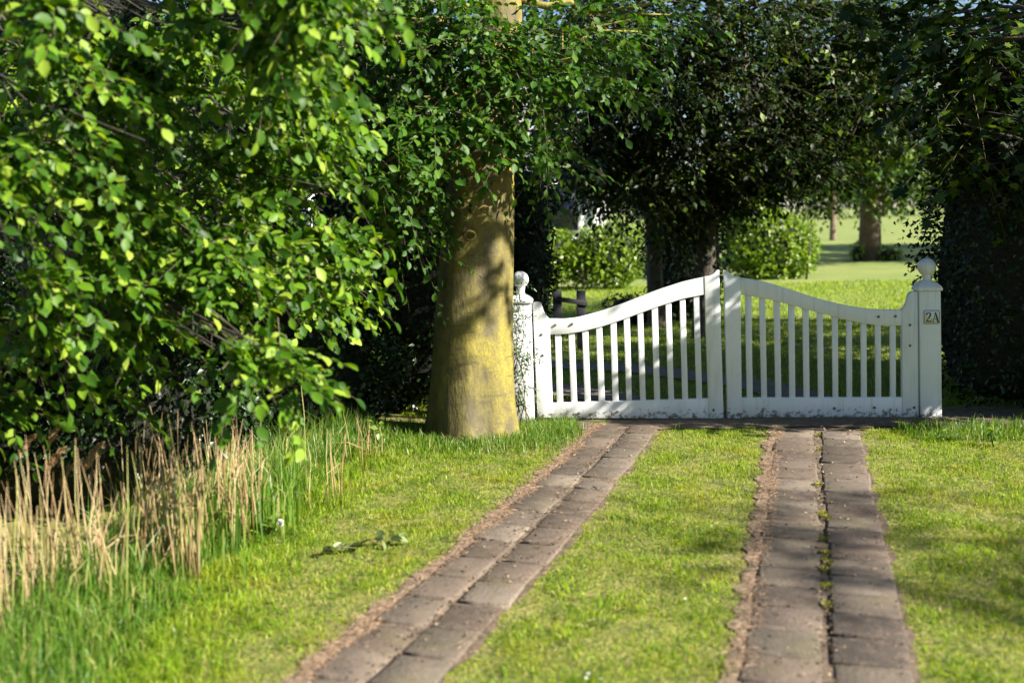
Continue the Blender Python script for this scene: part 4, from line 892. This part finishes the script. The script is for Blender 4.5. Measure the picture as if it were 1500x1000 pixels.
# dry clippings swept along the edges of the tracks
PX = []; PY = []
for (cc, sd_, tw_), wl_, wr_ in zip(TRACK_CENTRES, (24000, 17000), (2500, 1800)):
    for n, sg in ((wl_, -1), (wr_, 1)):
        i = r.integers(0, 60, n); off = tw_ + np.abs(r.normal(0, 0.07, n)) - 0.04
        p = cc[i] + (np.roll(cc, -1, 0)[i] - cc[i]) * (r.random(n) * (i < 59))[:, None] + sd_[i] * (sg * off)[:, None]
        kk = r.random(n) < 0.25 + clump_noise(p[:, 0], p[:, 1], 11, 3); p = p[kk]; PX.append(p[:, 0]); PY.append(p[:, 1])
n = 2600; PX.append(r.normal(TB[0] + 0.45, 0.35, n)); PY.append(r.normal(TB[1] - 0.3, 0.2, n))
x = np.concatenate(PX); y = np.concatenate(PY); k = (np.hypot(x - TB[0], y - TB[1]) > 0.36); x, y = x[k], y[k]; N = len(x)
pos = np.stack([x, y, gz(x, y) + r.uniform(0.008, 0.024, N)], 1); az = r.uniform(0, 6.28, N)
d = np.stack([np.cos(az), np.sin(az), r.normal(0, 0.15, N)], 1)
link('dry_clippings', leaves_mesh('dry_clippings', pos, d, np.array([0, 0, 1.]) + r.normal(0, 0.4, (N, 3)), r.uniform(0.012, 0.038, N), 'straw', M['dry']), kind='stuff', label='dry straw-coloured clippings along the edges of the paved tracks', cat='clippings')
N = 3200; PX = []; PY = []
for cc, sd_, tw_ in TRACK_CENTRES:
    i = r.integers(0, 59, N // 2); f_ = np.where(r.random(N // 2) < 0.5, r.normal(0, 0.03, N // 2), r.uniform(-1, 1, N // 2) * tw_)
    p = cc[i] + (cc[i + 1] - cc[i]) * r.random(N // 2)[:, None] + sd_[i] * f_[:, None]; PX.append(p[:, 0]); PY.append(p[:, 1])
x = np.concatenate(PX); y = np.concatenate(PY); k = y < 8.75; x, y = x[k], y[k]; N = len(x)
pos = np.stack([x, y, gz(x, y) + 0.021], 1); az = r.uniform(0, 6.28, N)
link('soil_crumbs', leaves_mesh('soil_crumbs', pos, np.stack([np.cos(az), np.sin(az), r.normal(0.1, 0.2, N)], 1), np.array([0, 0, 1.]) + r.normal(0, 0.5, (N, 3)), r.uniform(0.006, 0.024, N) , 'mid', M['crumb']), kind='stuff', label='crumbs of soil and dead leaf scattered over the paving tiles', cat='debris')
# weeds in the middle joint of the right track
cc, sd_, _ = TRACK_CENTRES[1]
sp_ = [G(1198, 640), G(1199, 660), G(1199, 712), G(1205, 755), G(1206, 792), G(1209, 813), G(1211, 838), G(1212, 862), G(1211, 890), G(1210, 760), G(1213, 826)]
for i, p in enumerate(sp_):
    n = 110; rr = r.uniform(0.02, 0.036); a_ = r.uniform(0, 6.28, n); q_ = rr * np.sqrt(r.random(n))
    pos = np.stack([p[0] + q_ * np.cos(a_) * 0.7, p[1] + q_ * np.sin(a_) * 1.5, np.full(n, 0.012)], 1)
    d = np.stack([np.cos(a_), np.sin(a_), r.uniform(0.3, 1.5, n)], 1); o_ = np.array([p[0], p[1], 0.01])
    link('joint_weed', leaves_mesh('joint_weed', pos, d, unit(r.normal(0, 0.4, (n, 3)) + [0, 0, 1]), r.uniform(0.008, 0.018, n), 'mid', M['moss'], o_), loc=tuple(o_), label='small green weed tuft growing in the joint between paving tiles', cat='weed', group='weed tufts in the right track joint')

# ------------------------------------------------------------------ reeds
reed_vars = []
for k in range(8):
    rr = np.random.default_rng(200 + k); H = 1.0; b1_, b2_ = rr.normal(0, 0.012, 2), rr.normal(0, 0.02, 2)
    pts = [[0, 0, -0.05], [b1_[0] * 0.4, b1_[1] * 0.4, 0.33], [b1_[0], b1_[1], 0.66], [b1_[0] + b2_[0], b1_[1] + b2_[1], H]]
    V, Fc = tube(pts, [0.0034, 0.0029, 0.0021, 0.0006], 5); mb = MB(); mb.add(V, Fc)
    for j in range(1 if k in (2, 5) else 0):      # a dry leaf sheath breaking away
        z = rr.uniform(0.3, 0.8); a_ = rr.uniform(0, 6.28); c0 = np.array([np.interp(z, [0, .33, .66, 1], [p[i] for p in pts]) for i in (0, 1)] + [z]); e = np.array([math.cos(a_), math.sin(a_), 0])
        s_ = np.array([-e[1], e[0], 0]) * 0.005
        L_ = rr.uniform(0.12, 0.3); mb.add([c0 - s_, c0 + s_, c0 + e * L_ * 0.4 + [0, 0, L_ * 0.5] + s_, c0 + e * L_ * 0.4 + [0, 0, L_ * 0.5] - s_, c0 + e * L_ + [0, 0, L_ * 0.45]], [(0, 1, 2, 3), (3, 2, 4)])
    reed_vars.append(mesh_lists('reed_stalk', mb.V, mb.F, M['reed'], True))
pl_V = []; rr = np.random.default_rng(250)
pp_ = []; pd_ = []
for i in range(90):
    f = i / 90; pp_.append([0.06 * f * f, 0, 0.15 * f - 0.03 * f * f]); pd_.append([0.25 + 0.55 * f + rr.normal(0, 0.2), rr.normal(0, 0.3), 0.9 - 0.7 * f + rr.normal(0, 0.2)])
plume_me = leaves_mesh('plume', np.array(pp_), np.array(pd_), unit(rr.normal(size=(90, 3))), np.full(90, 0.05) * (1.25 - 0.6 * np.linspace(0, 1, 90)), 'lance', M['plume'])
def reed(px, py, top_y, lean=0.0, plume=False, var=None):
    b_ = G(px, py); zz_ = float(gz(b_[0], b_[1])); b_[2] = zz_
    tp = P(px, top_y, b_[1])[2]; H = max(tp - zz_, 0.25)
    k = r.integers(8) if var is None else var
    lab = 'dry reed stalk with feathery brown plume on the ditch bank' if plume else 'dry straw-coloured reed stalk standing in the ditch bank grass'
    o = link('dry_reed', None, None, tuple(b_), None, lab, 'reed', 'plumed reeds on the ditch bank' if plume else 'dry reed stalks on the ditch bank')
    o.rotation_euler = (r.normal(0, 0.05), lean + r.normal(0, 0.04), 0 if plume else r.uniform(-3, 3))
    s_ = link('stalk', reed_vars[k], o); s_.scale = (1.1, 1.1, H)
    if plume:
        me_ = reed_vars[k]; tipz = H
        top = np.array([v.co[:] for v in me_.vertices[15:20]]).mean(0)
        p_ = link('plume', plume_me, o, (top[0] * 1.1, top[1] * 1.1, H * 0.985)); p_.scale = (1, 1, 1)
for n_, xa, xb, ya, yb, ta, tb, sp_l in ((40, -5, 75, 860, 930, 635, 760, 0.04), (46, 70, 200, 830, 910, 635, 760, 0.06), (84, 205, 300, 800, 865, 600, 720, 0.07), (70, 290, 420, 755, 815, 605, 700, 0.07), (26, 400, 500, 700, 755, 615, 670, 0.07), (10, 490, 580, 670, 700, 600, 640, 0.07)):
    for _ in range(n_): 
        px_ = r.uniform(xa, xb)
        if 385 < px_ < 440: px_ -= 60
        reed(px_, r.uniform(ya, yb), r.uniform(ta, tb), r.normal(0.0, sp_l if r.random() < 0.86 else 0.32))
for px, py, ty in ((40, 820, 665), (75, 800, 650), (108, 810, 712), (138, 815, 680), (60, 830, 690), (95, 800, 690)): reed(px, py, ty, 0.02, True)
for px, py, ty, ln in ((255, 790, 570, 0.08), (232, 800, 660, -0.35), (250, 780, 650, -0.4), (175, 810, 640, 0.05), (310, 770, 480 + 160, 0.1), (450, 730, 540, 0.06)): reed(px, py, ty, ln)

# ------------------------------------------------------------------ small things
dn = G(411, 795); dn[2] = float(gz(dn[0], dn[1])); dtop = P(411, 765, dn[1])
da = thing('dandelion_clock', 'white dandelion seed head on a pale stem in the verge grass', 'dandelion', dn)
part('stem', *tube([dn - [0, 0, .02], (dn + dtop) / 2 + [0.004, 0, 0], dtop], [0.004, 0.0035, 0.003], 6), M['weed'], da, True)
v = unit(np.random.default_rng(5).normal(size=(260, 3))); link('seed_head', leaves_mesh('seed_head', np.repeat([dtop], 260, 0), v, unit(np.cross(v, [0.3, 0.5, 0.8])), np.full(260, 0.021), 'lance', M['petal'], dn), da)
def sprig(label, px0, py0, px1, py1, seed, n=9):
    a_, b_ = G(px0, py0, 0.03), G(px1, py1, 0.03); o = thing('fallen_sprig', label, 'leaves', (a_ + b_) / 2); rr = np.random.default_rng(seed)
    part('twig', *tube([a_, (a_ + b_) / 2 + [0, 0, 0.02], b_], [0.003, 0.0025, 0.0015], 5), M['twig'], o)
    Tt, Fc = leaf_template('fine'); lme = mesh_lists('leaf', Tt, Fc, M['wilted'], True)
    for i in range(n):
        p = a_ + (b_ - a_) * (i + 0.5) / n + [0, 0, 0.012 + rr.random() * 0.015]; c_ = link('leaf', lme, o, tuple(p - wl(o))); c_.rotation_euler = (rr.normal(0, 0.4), rr.normal(0, 0.5), rr.uniform(-2.6, 0.4)); sc_ = rr.uniform(0.05, 0.085); c_.scale = (sc_ * 0.8, sc_, sc_)
sprig('dark wilted leafy sprig lying on the lawn near the dandelion', 470, 808, 528, 803, 301)
sprig('smaller dark wilted sprig lying on the lawn towards the paved track', 544, 796, 588, 792, 302, 7)
def plant(name, label, px, py, size, n, seed):
    b_ = gbase(px, py); o = thing(name, label, 'weed', b_); rr = np.random.default_rng(seed); mb_ = MB()
    Tt, Fc = leaf_template('mid'); lme = mesh_lists('leaf', Tt, Fc, M['weed'])
    for i in range(n):
        a_ = rr.uniform(0, 6.28); hh = size * rr.uniform(0.4, 1.0); e = b_ + np.array([math.cos(a_) * size * 0.5 * rr.random(), math.sin(a_) * size * 0.5 * rr.random(), hh])
        mb_.add(*tube([b_, (b_ + e) / 2 + [0, 0, 0.02], e], [0.004, 0.003, 0.002], 5))
        for j in range(3):
            c_ = link('leaf', lme, o, tuple(e - b_ - [0, 0, 0.03 * j])); sc_ = size * rr.uniform(0.28, 0.45); c_.scale = (sc_ * 1.1, sc_, sc_); c_.rotation_euler = (rr.normal(0.1, 0.4), rr.normal(0, 0.4), a_ + j * 2.1)
    part('stems', mb_.V, mb_.F, M['weed'], o, True, kind='stuff')
plant('weed_plant', 'bright leafy weed at the foot of the dark hedge', 1455, 655, 0.14, 7, 311)
plant('weed_plant', 'small leafy weed beside the hedge, next to the right track', 1388, 648, 0.10, 5, 312)
plant('weed_plant', 'leafy weed among the reeds beside the dandelion', 395, 790, 0.16, 7, 313)
plant('weed_plant', 'round-leaved weed under the drooping tree near the thick trunk', 545, 655, 0.2, 7, 314)
Tt, Fc = leaf_template('mid'); pet = mesh_lists('petal', Tt * 0.022, Fc, M['petal'])
for i, (px, py) in enumerate(((858, 990), (866, 986), (878, 993), (1028, 828), (1003, 877), (884, 951), (858, 942))):
    p = G(px, py, 0.035); o = link('fallen_petal', pet, None, tuple(p), None, 'tiny white petal lying on the grass strip between the tracks', 'petal', 'white petals on the middle grass'); o.rotation_euler = (r.normal(0, .3), r.normal(0, .3), r.uniform(0, 6))
